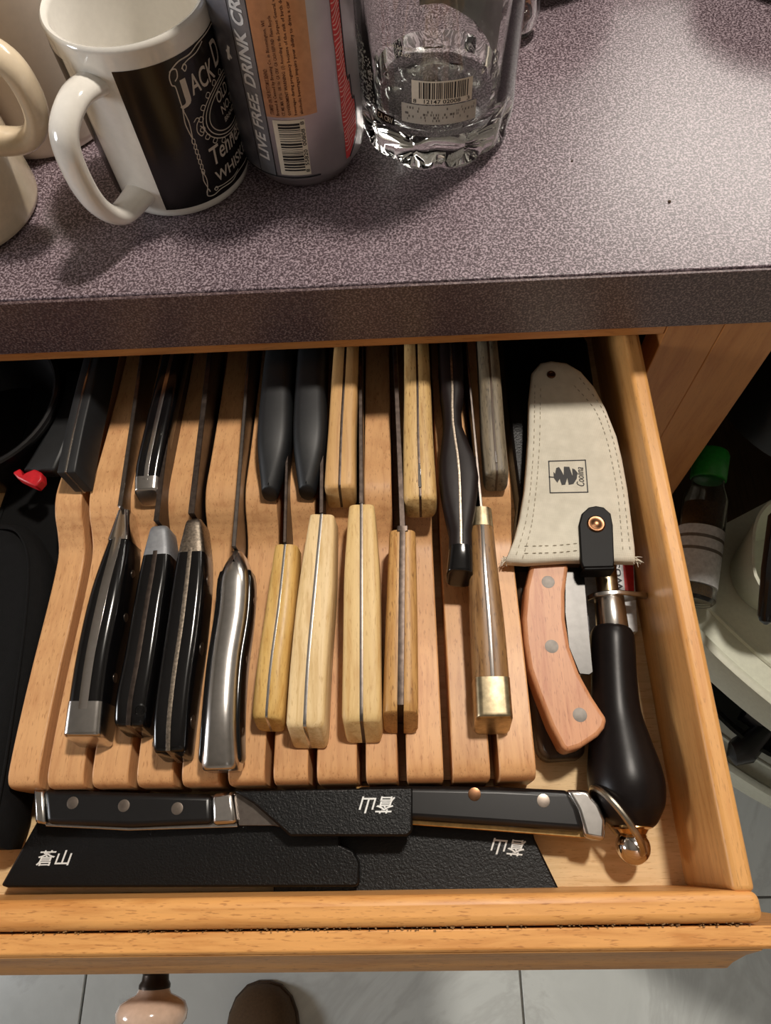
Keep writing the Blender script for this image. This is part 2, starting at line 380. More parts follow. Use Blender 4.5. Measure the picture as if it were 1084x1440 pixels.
part('raised_panel', MB().loft([[(x0, y, z) for x0, y, z in ((-44 - e, y, 0), (12.25 + e, y, 0))] if False else
     [(-44 - e, y, ZB - .18 - dz), (12.2 + e, y, ZB - .18 - dz), (12.2 + e, y, -20 + dz), (-44 - e, y, -20 + dz)] for y, e, dz in ((-3.46, .95, 0), (-3.52, .9, .04), (-3.72, .5, .6), (-4.05, .14, 1.25), (-4.28, 0, 1.6), (-4.34, 0, 2.0))]), M['maple_front'], drw, .04)
cb = MB(); rnd = random.Random(3)
for i in range(260):
    x = rnd.uniform(-17, 13); r = rnd.uniform(.008, .022)*(1.6 if rnd.random() < .12 else 1); y = -2.6 + rnd.gauss(0, .05); z = ZB + .02
    c = MB().box(x - r*1.6, x + r*1.6, y - r, y + r, z - .3, z + r); cb.add(c.v, c.f)
part('sawdust', cb, M['walnut'], drw, kind='stuff')
kx, kz = -12.75, -12.4
kb = MB().spin((kx, -4.25, kz), (0, -1, 0), [(.55, 0), (1.0, .0), (1.0, .15), (.78, .3), (.6, .6), (.62, .85), (.72, 1.0), (.72, 1.15)], 28)
part('knob_base', kb, M['knob_metal'], drw)
kp = MB().spin((kx, -5.35, kz), (0, -1, 0), [(.2, 0), (.7, .0), (.72, .12), (.8, .3), (1.1, .42), (1.46, .62), (1.62, .95), (1.58, 1.3), (1.35, 1.62), (.9, 1.85), (.4, 1.95), (.05, 1.96)], 32)
part('knob', kp, M['porcelain'], drw, sm=50)

# ------------------------------------------------------------------ knife block
prof = [(3.1, FZ), (3.1, -10.2), (3.12, -9.2), (3.22, -8.72), (3.5, -8.46), (4.1, -8.36), (6, -8.4), (9, -8.6), (12, -8.9), (14.2, -9.05), (15.4, -8.98), (16.3, -8.5), (17.1, -7.88), (18.0, -7.56), (18.9, -7.6), (20.5, -7.9), (23, -8.3), (26, -8.7), (29, -9.0), (31.5, -9.0), (33.2, -8.4), (34.4, -7.8), (36, -7.6), (43, -7.6), (43, FZ)]
def surf(Y):
    for (a, b), (c, d) in zip(prof[3:], prof[4:]):
        if a <= Y <= c: return b + (d - b)*(Y - a)/(c - a)
    return -8.5
body = [prof[0], prof[1]] + [tuple(q) for q in [(v[0], v[1]) for v in catmull([(a, b, 0) for a, b in prof[1:-2]], 4)][1:]] + [prof[-2], prof[-1]]
slots = [-17.9, -15.75, -13.6, -11.45, -9.25, -7.1, -5.05, -2.75, -.85, 1.28, 3.45]
blk = thing('knife_block', 'wide beech in-drawer knife block with a wavy slotted top', 'knife block', (-7, 23, FZ))
XL, XR, SW = -19.6, 5.35, .42
edges = [XL] + [e for s in slots for e in (s - SW/2, s + SW/2)] + [XR]
for i in range(0, len(edges), 2):
    part('ridge', MB().prism_x(body, edges[i], edges[i + 1]), M['beech'], blk, .07)
part('base', MB().box(XL + .05, XR - .05, 3.4, 42.9, FZ, FZ + .5), M['beech_end'], blk)

# ------------------------------------------------------------------ knives
def sec(u0, u1, h, rl, rr, n=4):
    pts = []
    def arc(cx, cy, r, a0):
        for k in range(n): a = a0 + math.pi/2*k/(n - 1); pts.append((cx + r*math.cos(a), cy + r*math.sin(a)))
    rl = max(rl, .004); rr = max(rr, .004)
    arc(u1 - rr, -rr, rr, 0); arc(u0 + rl, -rl, rl, math.pi/2); arc(u0 + rl, -h + rl, rl, math.pi); arc(u1 - rr, -h + rr, rr, 1.5*math.pi)
    return pts
class Handle:
    """stations (X, Y, Z_top, width, height) from the blade end to the butt"""
    def __init__(s, st, lean=0.0, n=30, smooth=True, butt=.0):
        s.butt = butt
        pts = [Vector(q[:3]) for q in st]; L = [0]
        for a, b in zip(pts, pts[1:]): L.append(L[-1] + (b - a).length)
        s.len = L[-1]; fine = catmull([q[:3] for q in st], 10) if smooth else None
        s.st = st; s.L = L; s.lean = lean
    def at(s, t):
        d = max(0, min(1, t))*s.len; i = 0
        while i < len(s.L) - 2 and d > s.L[i + 1]: i += 1
        f = (d - s.L[i])/max(1e-6, s.L[i + 1] - s.L[i])
        g = lambda k: s._h(k, i, f)
        return [g(k) for k in range(5)]
    def _h(s, k, i, f):
        st = s.st; L = len(st); p1, p2 = st[i][k], st[i + 1][k]; p0 = st[i - 1][k] if i else 2*p1 - p2; p3 = st[i + 2][k] if i + 2 < L else 2*p2 - p1
        l0 = s.L[i] - s.L[i - 1] if i else s.L[1]; l1 = s.L[i + 1] - s.L[i]; l2 = s.L[i + 2] - s.L[i + 1] if i + 2 < L else l1
        m1 = .5*((p1 - p0)/l0 + (p2 - p1)/l1)*l1; m2 = .5*((p2 - p1)/l1 + (p3 - p2)/l2)*l1
        f2, f3 = f*f, f**3
        return (2*f3 - 3*f2 + 1)*p1 + (f3 - 2*f2 + f)*m1 + (-2*f3 + 3*f2)*p2 + (f3 - f2)*m2
    def frame(s, t):
        a, b = s.at(t - .02), s.at(t + .02); d = Vector((b[0] - a[0], b[1] - a[1], 0)).normalized()   # towards the butt
        ac = Vector((-d.y, d.x, 0)); dn = Vector((0, 0, 1)) + ac*s.lean
        return ac, dn.normalized()
    def ring(s, t, fu, rl, rr, up=0.0, shrink=1.0, hs=1.0, ext=0.0):
        X, Y, Z, w, h = s.at(t); ac, up_v = s.frame(t); w *= shrink; u0, u1 = fu(w)
        c = Vector((X, Y, Z + up))
        if ext: a, b = s.at(t - .02), s.at(t); c += (Vector(b[:3]) - Vector(a[:3])).normalized()*ext
        hh = h*hs; off = (h - hh)*.5
        fw = Vector((ac.y, -ac.x, 0))*s.butt*max(0, (t - .85)/.15)**2
        return [tuple(c + ac*u + up_v*(v - off) - fw*(v - off)) for u, v in sec(u0, u1, hh + up*2, rl, rr)]
    def seg(s, fu, t0, t1, rl, rr, up=0.0, rnd0=0.0, rnd1=0.0, n=18):
        rings = []
        ts = [t0 + (t1 - t0)*i/n for i in range(n + 1)]
        def ring(t, k, e=0): return s.ring(t, fu, rl*k if rl > .02 else rl, rr*k if rr > .02 else rr, up, 1 - (1 - k)*.55, 1 - (1 - k)*.45, e)
        if rnd0: rings += [ring(t0 + rnd0/s.len*(1 - math.cos(a)), .6 + .4*math.sin(a)) for a in (0, .3, .7, 1.1)]; ts = [t for t in ts if t > t0 + rnd0/s.len]
        if rnd1: ts = [t for t in ts if t < t1 - rnd1/s.len]
        rings += [s.ring(t, fu, rl, rr, up) for t in ts]
        if rnd1: rings += [ring(t1 - rnd1/s.len*(1 - math.cos(a)), .6 + .4*math.sin(a)) for a in (1.35, 1.0, .7, .35, 0)]
        return MB().loft(rings)
def rivets(H, root, ts, mat, r=.28, up=.02, rows=.5, both=True):
    for t in ts:
        X, Y, Z, w, h = H.at(t); ac, upv = H.frame(t); c = Vector((X, Y, Z)) - upv*h*rows
        for sg in ((1, -1) if both else (1,)):
            part('rivet', MB().spin(c + ac*sg*(w/2 - .15), ac*sg, [(r, 0), (r, .15 + up*.6), (r*.92, .15 + up*.7)], 14), mat, root)
def blade(root, x0, y0, z0, x1=None, y1=38.5, mat='blade', th=.2, bh=3.0, z1=None, heel=.0, name='blade'):
    x1 = x0 if x1 is None else x1; z1 = z0 if z1 is None else z1
    rings = []
    for i in range(9):
        f = i/8; X = x0 + (x1 - x0)*f; Y = y0 + (y1 - y0)*f; Z = z0 + (z1 - z0)*f - (.0 if f < .6 else (f - .6)**2*4)
        hh = min(bh*(1 - max(0, f - .55)*1.1), Z - FZ - .55); t = th*(1 - .3*f)
        rings.append([(X - t/2, Y, Z - .03), (X - t/2 + .03, Y, Z), (X + t/2 - .03, Y, Z), (X + t/2, Y, Z - .03), (X + .03, Y, Z - hh), (X - .03, Y, Z - hh)])
    return part(name, MB().loft(rings), M[mat], root)
FULL = lambda w: (-w/2, w/2)
def halves(H, root, mat, tk, t0, t1, r, rnd0=0, rnd1=0, labels=(None, None)):
    part('scale', H.seg(lambda w: (-w/2, -tk/2), t0, t1, r, 0, 0, rnd0, rnd1), mat, root, sm=40, label=labels[0])
    part('scale', H.seg(lambda w: (tk/2, w/2), t0, t1, 0, r, 0, rnd0, rnd1), mat, root, sm=40, label=labels[1])
def tang(H, root, mat, tk, t0, t1, up=.015, label=None, rnd1=.0):
    part('tang', H.seg(lambda w: (-tk/2, tk/2), t0, t1, 0, 0, up, 0, rnd1), mat, root, label=label)
def stz(pts, zt, w, h):
    """pixel stations -> world stations; zt, w, h numbers or lists"""
    n = len(pts); L = lambda q: q if isinstance(q, (list, tuple)) else [q]*n
    out = []
    for (px, py), z, ww, hh in zip(pts, L(zt), L(w), L(h)):
        p = P(px, py, z); out.append(p + (ww, max(.9, min(hh, p[2] - surf(p[1])))))
    return out
def kroot(label, H, group=None, name='kitchen_knife'):
    a = H.at(.5); return thing(name, label, 'knife', (a[0], a[1], a[2] - a[4]), group)
FR = 'knives in the front row of the knife block'; BR = 'knives in the back row of the knife block'

# front row, left to right
H = Handle(stz([(172, 716), (164, 760), (146, 830), (127, 920), (117, 990), (112, 1034)], [-6.9, -6.6, -6.25, -6.2, -6.4, -6.6], [.62, 1.2, 1.6, 1.65, 1.7, 1.75], [1.6, 1.9, 2.3, 2.35, 2.2, 2.0]), -.06, butt=0.2)
r = kroot('black handled knife with wide chrome spine and chrome butt, leftmost of the front row', H, FR)
part('bolster', H.seg(FULL, 0, .16, .22, .22), M['chrome'], r); halves(H, r, M['black_gloss'], .42, .16, .87, .38)
tang(H, r, M['chrome'], .44, .15, .9, .012); part('butt_cap', H.seg(FULL, .87, 1, .3, .3, 0, 0, .12), M['steel'], r)
rivets(H, r, (.3, .5, .76), M['rivet'], .24); blade(r, H.at(0)[0], H.at(0)[1] + .0, -6.5, slots[1], th=.24)

H = Handle(stz([(222, 738), (217, 785), (206, 850), (193, 930), (183, 985), (180, 1020)], [-6.8, -6.6, -6.45, -6.4, -6.5, -6.7], [.95, 1.45, 1.5, 1.55, 1.6, 1.5], [1.7, 2.0, 2.1, 2.2, 2.1, 1.7]), -.04, butt=0.2)
r = kroot('black handled knife with matte grey bolster, second from left in the front row', H, FR)
part('bolster', H.seg(FULL, 0, .17, .3, .3, 0, .25), M['grey_bolster'], r); halves(H, r, M['black_gloss'], .22, .17, 1, .3, 0, .35)
tang(H, r, M['dark_blade'], .22, .15, 1.0, .012, 'dull brown steel tang'); a = H.at(.93)
part('screw', MB().spin((a[0] + .45, a[1], a[2] - .2), (.3, -.3, 1), [(.3, 0), (.3, .2), (.22, .24), (.2, .18), (.12, .18), (.1, .24), (.02, .24)], 16), M['black_gloss'], r)
blade(r, H.at(0)[0], H.at(0)[1] + .1, -6.45, slots[2], mat='dark_blade', th=.28)

H = Handle(stz([(271, 728), (266, 785), (256, 870), (243, 960), (237, 1020), (236, 1056)], [-6.7, -6.5, -6.4, -6.4, -6.5, -6.7], [.85, 1.45, 1.6, 1.6, 1.6, 1.5], [1.8, 2.0, 2.1, 2.2, 2.2, 1.8]), -.03, butt=0.2)
r = kroot('black handled knife with worn steel bolster and three rivets, third from left in front row', H, FR)
part('bolster', H.seg(FULL, 0, .17, .32, .32, 0, .3), M['worn_steel'], r); halves(H, r, M['black_gloss'], .2, .17, 1, .28, 0, .3)
tang(H, r, M['worn_steel'], .2, .15, 1.0, .012, 'worn grey steel tang'); rivets(H, r, (.28, .58, .88), M['rivet'], .32)
a = H.at(.96); part('pin', MB().tube([(a[0] - .95, a[1] - .05, a[2] - .8), (a[0] - .4, a[1], a[2] - .8)], .14, 10), M['worn_steel'], r)
blade(r, H.at(0)[0], H.at(0)[1] + .1, -6.35, slots[3], mat='dark_blade', th=.34)

H = Handle(stz([(331, 772), (327, 800), (324, 850), (312, 930), (306, 1010), (305, 1082)], [-6.9, -6.55, -6.5, -6.35, -6.3, -6.75], [.55, 1.35, 1.5, 1.45, 1.5, 1.75], [1.7, 2.0, 2.0, 2.2, 2.2, 1.7]), -.05)
r = kroot('brushed stainless steel handled knife with black side scales, fourth from left in front row', H, FR)
part('steel_handle', H.seg(FULL, 0, 1, .5, .5, 0, .3, .4, 26), M['steel'], r, sm=60)
for sg in (-1, 1):
    part('scale', H.seg(lambda w: (w/2 - .25, w/2 + .16) if sg > 0 else (-w/2 - .16, -w/2 + .25), .1, .97, .1, .14, -.45, .2, .3), M['black_gloss'], r, sm=50, label='black side scale')
rivets(H, r, (.25, .52, .84), M['rivet'], .2, .2); blade(r, H.at(0)[0], H.at(0)[1] + .0, -6.5, slots[4], th=.22)

H = Handle(stz([(401, 764), (392, 850), (380, 940), (374, 1008)], [-6.8, -6.6, -6.6, -6.8], [1.25, 1.45, 1.5, 1.55], [1.7, 2.0, 2.0, 1.7]), -.02, butt=0.3)
r = kroot('short honey coloured wooden knife handle, between the steel handle and longer pale handles', H, FR)
halves(H, r, M['honey_wood'], .12, 0, 1, .45, .1, .5); tang(H, r, M['steel'], .12, 0, 1.0, .012, None, .5)
blade(r, H.at(0)[0], H.at(0)[1], -6.6, slots[5], mat='dark_blade', th=.18)

H = Handle(stz([(452, 722), (443, 820), (433, 930), (428, 1020)], [-6.6, -6.45, -6.4, -6.5], [1.3, 1.7, 1.75, 1.8], [1.9, 2.0, 2.1, 2.0]), -.04, butt=0.45)
r = kroot('pale bleached wooden knife handle with notched corner, sixth from left in front row', H, FR)
halves(H, r, M['pale_wood'], .14, 0, 1, .26, .1, .3); tang(H, r, M['steel'], .15, 0, 1.0, .014, None, .3)
blade(r, H.at(0)[0], H.at(0)[1], -6.5, slots[6], mat='dark_blade', th=.22)

H = Handle(stz([(508, 708), (508, 800), (508, 900), (508, 1012)], [-6.55, -6.4, -6.4, -6.5], [1.35, 1.75, 1.8, 1.85], [1.9, 2.0, 2.1, 2.0]), 0, butt=0.45)
r = kroot('long pale wooden knife handle pointing straight down, seventh from left in front row', H, FR)
halves(H, r, M['pale_wood2'], .16, 0, 1, .3, .15, .4); tang(H, r, M['blade'], .16, 0, 1.0, .014, None, .4)
blade(r, H.at(0)[0], H.at(0)[1], -6.5, slots[7], mat='dark_blade', th=.24)

H = Handle(stz([(566, 740), (565, 830), (564, 920), (563, 1000)], [-6.5, -6.45, -6.45, -6.5], [1.35, 1.5, 1.6, 1.65], [2.0, 2.0, 2.0, 2.0]), .02, butt=0.4)
r = kroot('brown worn wooden knife handle with thick dark tang and square cut butt', H, FR)
halves(H, r, M['worn_wood'], .3, .015, 1, .42, .12, .06); tang(H, r, M['dark_blade'], .28, 0, .97, .05, 'thick dark steel tang')
part('collar', H.seg(lambda w: (-.28, .28), 0, .03, .05, .05, .06), M['dark_blade'], r)
blade(r, H.at(0)[0], H.at(0)[1], -6.5, slots[8], mat='dark_blade', th=.3)

H = Handle(stz([(677, 712), (681, 790), (688, 880), (696, 1008)], [-6.6, -6.4, -6.4, -6.5], [1.15, 1.4, 1.6, 1.7], [1.6, 1.9, 1.9, 1.8]), .03, butt=0.3)
r = kroot('dark brown wooden knife handle with nickel ferrules at both ends, right of front row', H, FR)
part('ferrule', H.seg(FULL, -.0, .1, .5, .5, .02), M['nickel'], r, sm=50); halves(H, r, M['walnut'], .16, .1, .83, .5)
tang(H, r, M['chrome'], .18, .1, .83, .02); part('butt_cap', H.seg(FULL, .83, 1, .35, .35, .03, 0, .1), M['nickel'], r, sm=50)
rivets(H, r, (.35, .65), M['nickel'], .14); blade(r, H.at(0)[0], H.at(0)[1], -6.7, slots[10] - .1, mat='blade', th=.16)

# back row, left to right
def back(label, pts, w, h, z, lean=0, yend=31.5, xd=0.0, name='kitchen_knife'):
    st = stz(pts, z, w, h); a, b = st[0], st[-1]
    k = (yend - a[1])/max(.1, a[1] - b[1]); e = (a[0] + (a[0] - b[0])*k + xd, yend, a[2] - .5, a[3]*.9, a[4]*.9)
    H = Handle([e] + st, lean, butt=.35); return H, kroot(label, H, BR, name)
H, r = back('square black handle with a thin chrome strip along its edge, leftmost of back row', [(118, 545), (105, 600), (92, 664)], 1.0, 1.5, [-6.1, -6.0, -6.0], -.35)
halves(H, r, M['black_matte'], .1, 0, 1, .08, 0, .05); tang(H, r, M['steel'], .1, 0, 1.0, .025); blade(r, H.at(0)[0], H.at(0)[1], -7.0, th=.2, bh=2.5)
H, r = back('black handle with chrome spine flaring into a chrome butt cap, second in back row', [(231, 545), (214, 620), (206, 660), (204, 688)], [1.35, 1.4, 1.4, 1.3], 1.25, [-6.2, -6.1, -6.2, -6.35], -.03)
halves(H, r, M['black_gloss'], .2, 0, .95, .3); tang(H, r, M['steel'], .22, 0, .96, .012)
part('butt_cap', H.seg(FULL, .945, 1, .3, .3, .01, 0, .08), M['steel'], r); blade(r, H.at(0)[0], H.at(0)[1], -6.8, th=.2, bh=2.5)
for q, (pts, lab) in enumerate(([[(386, 545), (382, 620), (377, 684)], 'matte black plastic handle tapering to a blunt end, left of the pair in back row'], [[(434, 545), (433, 620), (430, 682)], 'matte black plastic handle tapering to a blunt end, right of the pair in back row'])):
    H, r = back(lab, pts, [1.75, 1.75, .9], [1.7, 1.7, 1.2], [-6.0, -5.95, -6.5])
    part('handle', H.seg(FULL, 0, 1, .5, .5, 0, 0, .12, 26), M['black_matte'], r, sm=60); blade(r, H.at(0)[0], H.at(0)[1], -6.9, th=.2, bh=2.5)
H, r = back('smooth tan wooden handle with square butt and dark tang line, middle of back row', [(483, 545), (480, 600), (477, 684)], [1.5, 1.5, 1.65], [1.9, 1.8, 1.6], [-6.0, -5.95, -6.0])
halves(H, r, M['tan_wood'], .14, 0, 1, .3, 0, .3); tang(H, r, M['dark_blade'], .13, 0, 1.0, -.03, None, .2); blade(r, H.at(0)[0], H.at(0)[1], -6.8, th=.2, bh=2.5)
H, r = back('open grained oak handle with a metal pin in its rounded butt, back row', [(587, 545), (588, 610), (591, 700)], [1.5, 1.6, 1.75], [1.9, 1.8, 1.5], [-6.0, -5.95, -6.05])
halves(H, r, M['oak_handle'], .13, 0, 1, .4, 0, .4); tang(H, r, M['dark_blade'], .13, 0, 1.0, -.03, None, .2)
a = H.at(.9); part('pin', MB().box(a[0] - .09, a[0] + .09, a[1] - .9, a[1] + .5, a[2] - .2, a[2] + .01), M['chrome'], r, .03); blade(r, H.at(0)[0], H.at(0)[1], -6.8, th=.2, bh=2.5)
H, r = back('dark curvy waisted handle with shiny round end and steel tang, over an empty slot', [(636, 548), (636, 585), (645, 655), (647, 705), (648, 745), (648, 775), (647, 801)], [1.3, .95, 2.05, 1.7, 1.12, 1.2, 1.3], [1.6, 1.6, 1.6, 1.6, 1.5, 1.5, 1.3], [-6.1, -6.1, -6.05, -6.05, -6.05, -6.05, -6.2])
halves(H, r, M['dark_handle'], .14, 0, 1, .4, 0, .1); tang(H, r, M['worn_steel'], .12, 0, .99, .01); part('end_ring', H.seg(FULL, .93, 1, .4, .4, .014, 0, .06), M['black_gloss'], r, label='glossy end ring'); blade(r, H.at(0)[0], H.at(0)[1], -6.7, th=.2, bh=2.5)
H, r = back('weathered grey brown wooden handle, rightmost of the back row', [(691, 545), (694, 600), (699, 664)], [1.2, 1.25, 1.3], [1.7, 1.6, 1.4], [-5.95, -5.95, -6.05])
halves(H, r, M['grey_wood'], .12, 0, 1, .35, 0, .3); tang(H, r, M['old_dark'], .12, 0, 1.0, -.02, None, .2)
a = H.at(.93); part('pin', MB().box(a[0] - .06, a[0] + .06, a[1] - .4, a[1] + .3, a[2] - .2, a[2] + .01), M['chrome'], r, .02); blade(r, H.at(0)[0], H.at(0)[1], -6.8, th=.2, bh=2.5)

# ------------------------------------------------------------------ knives and sheaths lying along the drawer front
def xy(pts, z): return [P(a, b, z)[:2] for a, b in pts]
def plane_fn(o, ux, uy, z): return lambda x, y: (o[0] + ux[0]*x + uy[0]*y, o[1] + ux[1]*x + uy[1]*y, z(o[0] + ux[0]*x + uy[0]*y, o[1] + ux[1]*x + uy[1]*y) if callable(z) else z)
def sheath(label, outline, zt, th, txt, ground):
    q = xy(outline, zt); c = (sum(a for a, b in q)/len(q), sum(b for a, b in q)/len(q))
    zf = (lambda x, y: zt + (ground(x, y) if ground else 0))
    r = thing('knife_sheath', label, 'sheath', (c[0], c[1], zt - th), 'black knife sheaths along the drawer front')
    part('shell', MB().prism(q, lambda x, y: zf(x, y) - th, zf), M['saya'], r, .1)
    o, px, py, w, h = txt   # text origin pixel, end of baseline pixel, up pixel
    a = P(*o, zt); b = P(*px, zt); u = P(*py, zt)
    ux = Vector((b[0] - a[0], b[1] - a[1])); uy = Vector((u[0] - a[0], u[1] - a[1])); W_, H_ = ux.length, uy.length
    part('lettering', text_fit(MB(), '蒼山', plane_fn(a, ux/W_, uy/H_, lambda x, y: zf(x, y) + .015), W_, H_, .15, .012, 3), M['white_paint'], r)
    return r
sheath('black pebbled sheath at bottom right with upside-down white characters beside its slanted end', [(384, 1262), (790, 1258), (752, 1180), (742, 1140), (384, 1140)], -10.9, .85, ((740, 1182), (692, 1178), (737, 1205), 0, 0), None)
ga = lambda x, y: -.62*(-2.5 - x)/17.9
sheath('long black pebbled sheath at bottom left with upright white characters near its angled end', [(46, 1150), (-9, 1246), (0, 1249), (500, 1247), (505, 1242), (505, 1212), (496, 1196), (478, 1188), (478, 1125), (58, 1118)], -10.0, .78, ((42, 1218), (92, 1217), (47, 1196), 0, 0), ga)
sheath('short black sheath on top of the others with upside-down white characters, chamfered corner', [(328, 1112), (580, 1107), (580, 1168), (573, 1176), (408, 1176), (356, 1130)], -9.0, .85, ((556, 1120), (507, 1120), (553, 1144), 0, 0), None)
def flat_handle(label, out, zt, th, parts_, rv, loc):
    pass
def flatpart(name, outline, zt, th, mat, root, bevel, **k): return part(name, MB().prism(xy(outline, zt), zt - th, zt), mat, root, bevel, **k)
c = P(190, 1140, -9.2)
r = thing('kitchen_knife', 'black handled knife with three rivets lying on its side along the drawer front, at left', 'knife', (c[0], c[1], -10.6), 'sheathed knives along the drawer front')
flatpart('butt_cap', [(46, 1108), (62, 1110), (64, 1160), (48, 1157)], -9.2, 1.2, M['steel'], r, .15)
flatpart('scale', [(60, 1109), (180, 1114), (298, 1117), (298, 1159), (180, 1164), (64, 1159)], -9.1, .55, M['black'], r, .28, seg=4)
flatpart('tang', [(60, 1111), (180, 1116), (330, 1119), (334, 1163), (180, 1168), (64, 1162)], -9.6, .25, M['steel'], r, .03)
flatpart('scale', [(60, 1109), (180, 1114), (298, 1117), (298, 1159), (180, 1164), (64, 1159)], -9.85, .45, M['black'], r, .2)
flatpart('bolster', [(297, 1116), (327, 1112), (333, 1158), (298, 1161)], -9.12, 1.2, M['steel'], r, .2)
flatpart('blade', [(328, 1116), (560, 1112), (560, 1150), (420, 1168), (385, 1161), (336, 1161)], -9.5, .2, M['blade'], r, .02)
for p in ((102, 1129), (174, 1133), (249, 1137)):
    q = P(*p, -9.1); part('rivet', MB().spin((q[0], q[1], -9.3), (0, 0, 1), [(.28, 0), (.28, .204), (.25, .21)], 16), M['rivet'], r)
c = P(720, 1140, -9.6)
r = thing('kitchen_knife', 'black handled knife with chrome butt lying along the drawer front, pointing left, at right', 'knife', (c[0], c[1], -10.9), 'sheathed knives along the drawer front')
up_ = [(500, 1106), (580, 1104), (700, 1106), (800, 1111), (814, 1135), (824, 1170), (700, 1161), (580, 1153), (500, 1150)]
flatpart('scale', up_, -9.15, .75, M['black'], r, .3, seg=4)
flatpart('tang', [(500, 1105), (700, 1106), (826, 1114), (850, 1150), (848, 1181), (700, 1169), (580, 1160), (500, 1156)], -9.75, .3, M['brass'], r, .04, label='copper toned tang edge')
flatpart('scale', up_, -10.1, .75, M['black'], r, .2)
flatpart('butt_cap', [(796, 1110), (826, 1111), (843, 1130), (853, 1153), (851, 1183), (823, 1178), (812, 1140)], -9.17, 1.7, M['steel'], r, .2, seg=3)
flatpart('bolster', [(470, 1110), (505, 1107), (505, 1152), (470, 1156)], -9.95, .7, M['steel'], r, .1)
flatpart('blade', [(474, 1112), (474, 1184), (420, 1184), (400, 1150), (400, 1118)], -10.3, .15, M['blade'], r, 0)
for p in ((667, 1117), (764, 1126)):
    q = P(*p, -9.15); part('rivet', MB().spin((q[0], q[1], -9.4), (0, 0, 1), [(.3, 0), (.3, .254), (.27, .26)], 16), M['copper'] if p[0] < 700 else M['rivet'], r)

# ------------------------------------------------------------------ right compartment
zc = -11.05
r = thing('card_sleeve', 'white and red printed card sleeve half hidden under the sharpening steel', 'card', P(855, 830, FZ))
wl = [(818, 770), (890, 770), (897, 888), (828, 894)]
part('card', MB().prism(xy(wl, zc), FZ, zc), M['card'], r, .04)
part('red_band', MB().prism(xy([(873, 760), (889, 760), (892, 842), (880, 846)], zc), zc - .2, zc + .012), M['red_card'], r, label='red band')
a = P(876.5, 830, zc + .015); b = P(869, 776, zc + .015); ux = Vector((b[0] - a[0], b[1] - a[1])); L_ = ux.length; ux /= L_; uy = Vector((-ux.y, ux.x))
part('lettering', text_fit(MB(), 'WÜSTHOF', plane_fn(a, ux, uy, zc + .02), L_*1.55, .42, 0, .02), M['ink'], r)
r = thing('kitchen_knife', 'old knife with dark wooden handle lying under the red wooden handle', 'knife', P(785, 960, FZ))
zo = -10.35
part('handle', MB().prism(xy([(722, 800), (770, 800), (800, 880), (826, 1010), (823, 1060), (815, 1066), (770, 1069), (758, 1058), (742, 960), (730, 860)], zo), FZ, zo), M['old_dark'], r, .25, seg=3)
part('ferrule', MB().prism(xy([(722, 788), (772, 788), (772, 806), (724, 806)], -10.5), FZ, -10.5), M['dark_blade'], r, .1)
r = thing('blade_guard', 'long black plastic blade guard lying under the canvas sheath, right of the block', 'blade guard', P(770, 640, FZ))
part('shell', MB().prism([(5.6, 34)] + xy([(706, 480), (713, 560), (722, 640), (730, 700), (724, 760), (724, 784), (760, 786), (800, 760), (846, 620), (838, 560), (826, 480)], -9.6) + [(9.6, 34)], FZ, -9.6), M['saya'], r, .15)

SZ = -8.1
def sz(x, y): return -8.35 + .02*(y - 13)
ol = [(775, 505), (760, 508), (748, 522), (744, 560), (743, 610), (741, 645), (737, 690), (730, 730), (722, 760), (710, 789), (740, 791), (800, 787), (860, 788), (895, 789), (894, 770), (889, 730), (884, 690), (876, 645), (868, 612), (852, 572), (836, 542), (817, 520), (797, 508)]
oxy = xy(ol, SZ)
cs = thing('canvas_sheath', 'cream canvas knife sheath with black leather strap and printed emblem', 'sheath', (oxy[9][0]*.5 + oxy[13][0]*.5, 20, -9.0))
ccx, ccy = sum(a for a, b in oxy)/len(oxy), sum(b for a, b in oxy)/len(oxy)
def ins(d): return [((a - ccx)*(1 - d) + ccx, (b - ccy)*(1 - d) + ccy) for a, b in oxy]
part('canvas', MB().loft([[(x, y, z0) for x, y in o_] for o_, z0 in ((ins(.02), -8.75), (ins(0), -8.68), (ins(0), -8.35), (ins(.012), -8.2), (ins(.04), -8.12), (ins(.1), SZ))]), M['canvas'], cs, sm=70)
st_ = MB()
def stitch(pts, z):
    path = [Vector(p) for p in catmull([tuple(P(a, b, z)) for a, b in pts], 12)]
    acc = 0; on = True; i = 0
    for p, q in zip(path, path[1:]):
        acc += (q - p).length
        if acc > .3: acc = 0; d = (q - p).normalized()*.09; st_.tube([p - d + Vector((0, 0, .0)), p + Vector((0, 0, .03)), p + d], .022, 5)
zs = -8.1
for pts in ([(752, 540), (751, 610), (749, 650), (745, 695), (739, 735), (726, 780)], [(760, 545), (759, 610), (757, 650), (753, 695), (747, 740), (735, 785)], [(812, 528), (845, 572), (860, 612), (868, 645), (876, 690), (881, 730), (886, 776)], [(805, 540), (836, 576), (852, 615), (860, 648), (868, 692), (872, 730), (876, 776)], [(735, 778), (780, 777), (812, 774)], [(735, 768), (780, 767), (812, 764)]):
    stitch(pts, zs if pts[0][1] < 700 else -8.09)
part('stitching', st_, M['thread'], cs, kind='stuff')
fr = MB(); rn = random.Random(5)
for cx_, n_ in ((712, 26), (890, 30)):
    for i in range(n_):
        p = Vector(P(cx_ + rn.uniform(-5, 8 if cx_ < 800 else 5), 786 + rn.uniform(-4, 3), -8.55 + rn.uniform(-.2, .15)))
        d = Vector((rn.uniform(-.35, .1) if cx_ < 800 else rn.uniform(-.1, .4), -rn.uniform(.05, .35), rn.uniform(-.1, .15)))
        fr.tube([p, p + d*.5 + Vector((0, 0, .05)), p + d], [.03, .025, .012], 4)
part('frayed_edge', fr, M['canvas'], cs, kind='stuff')
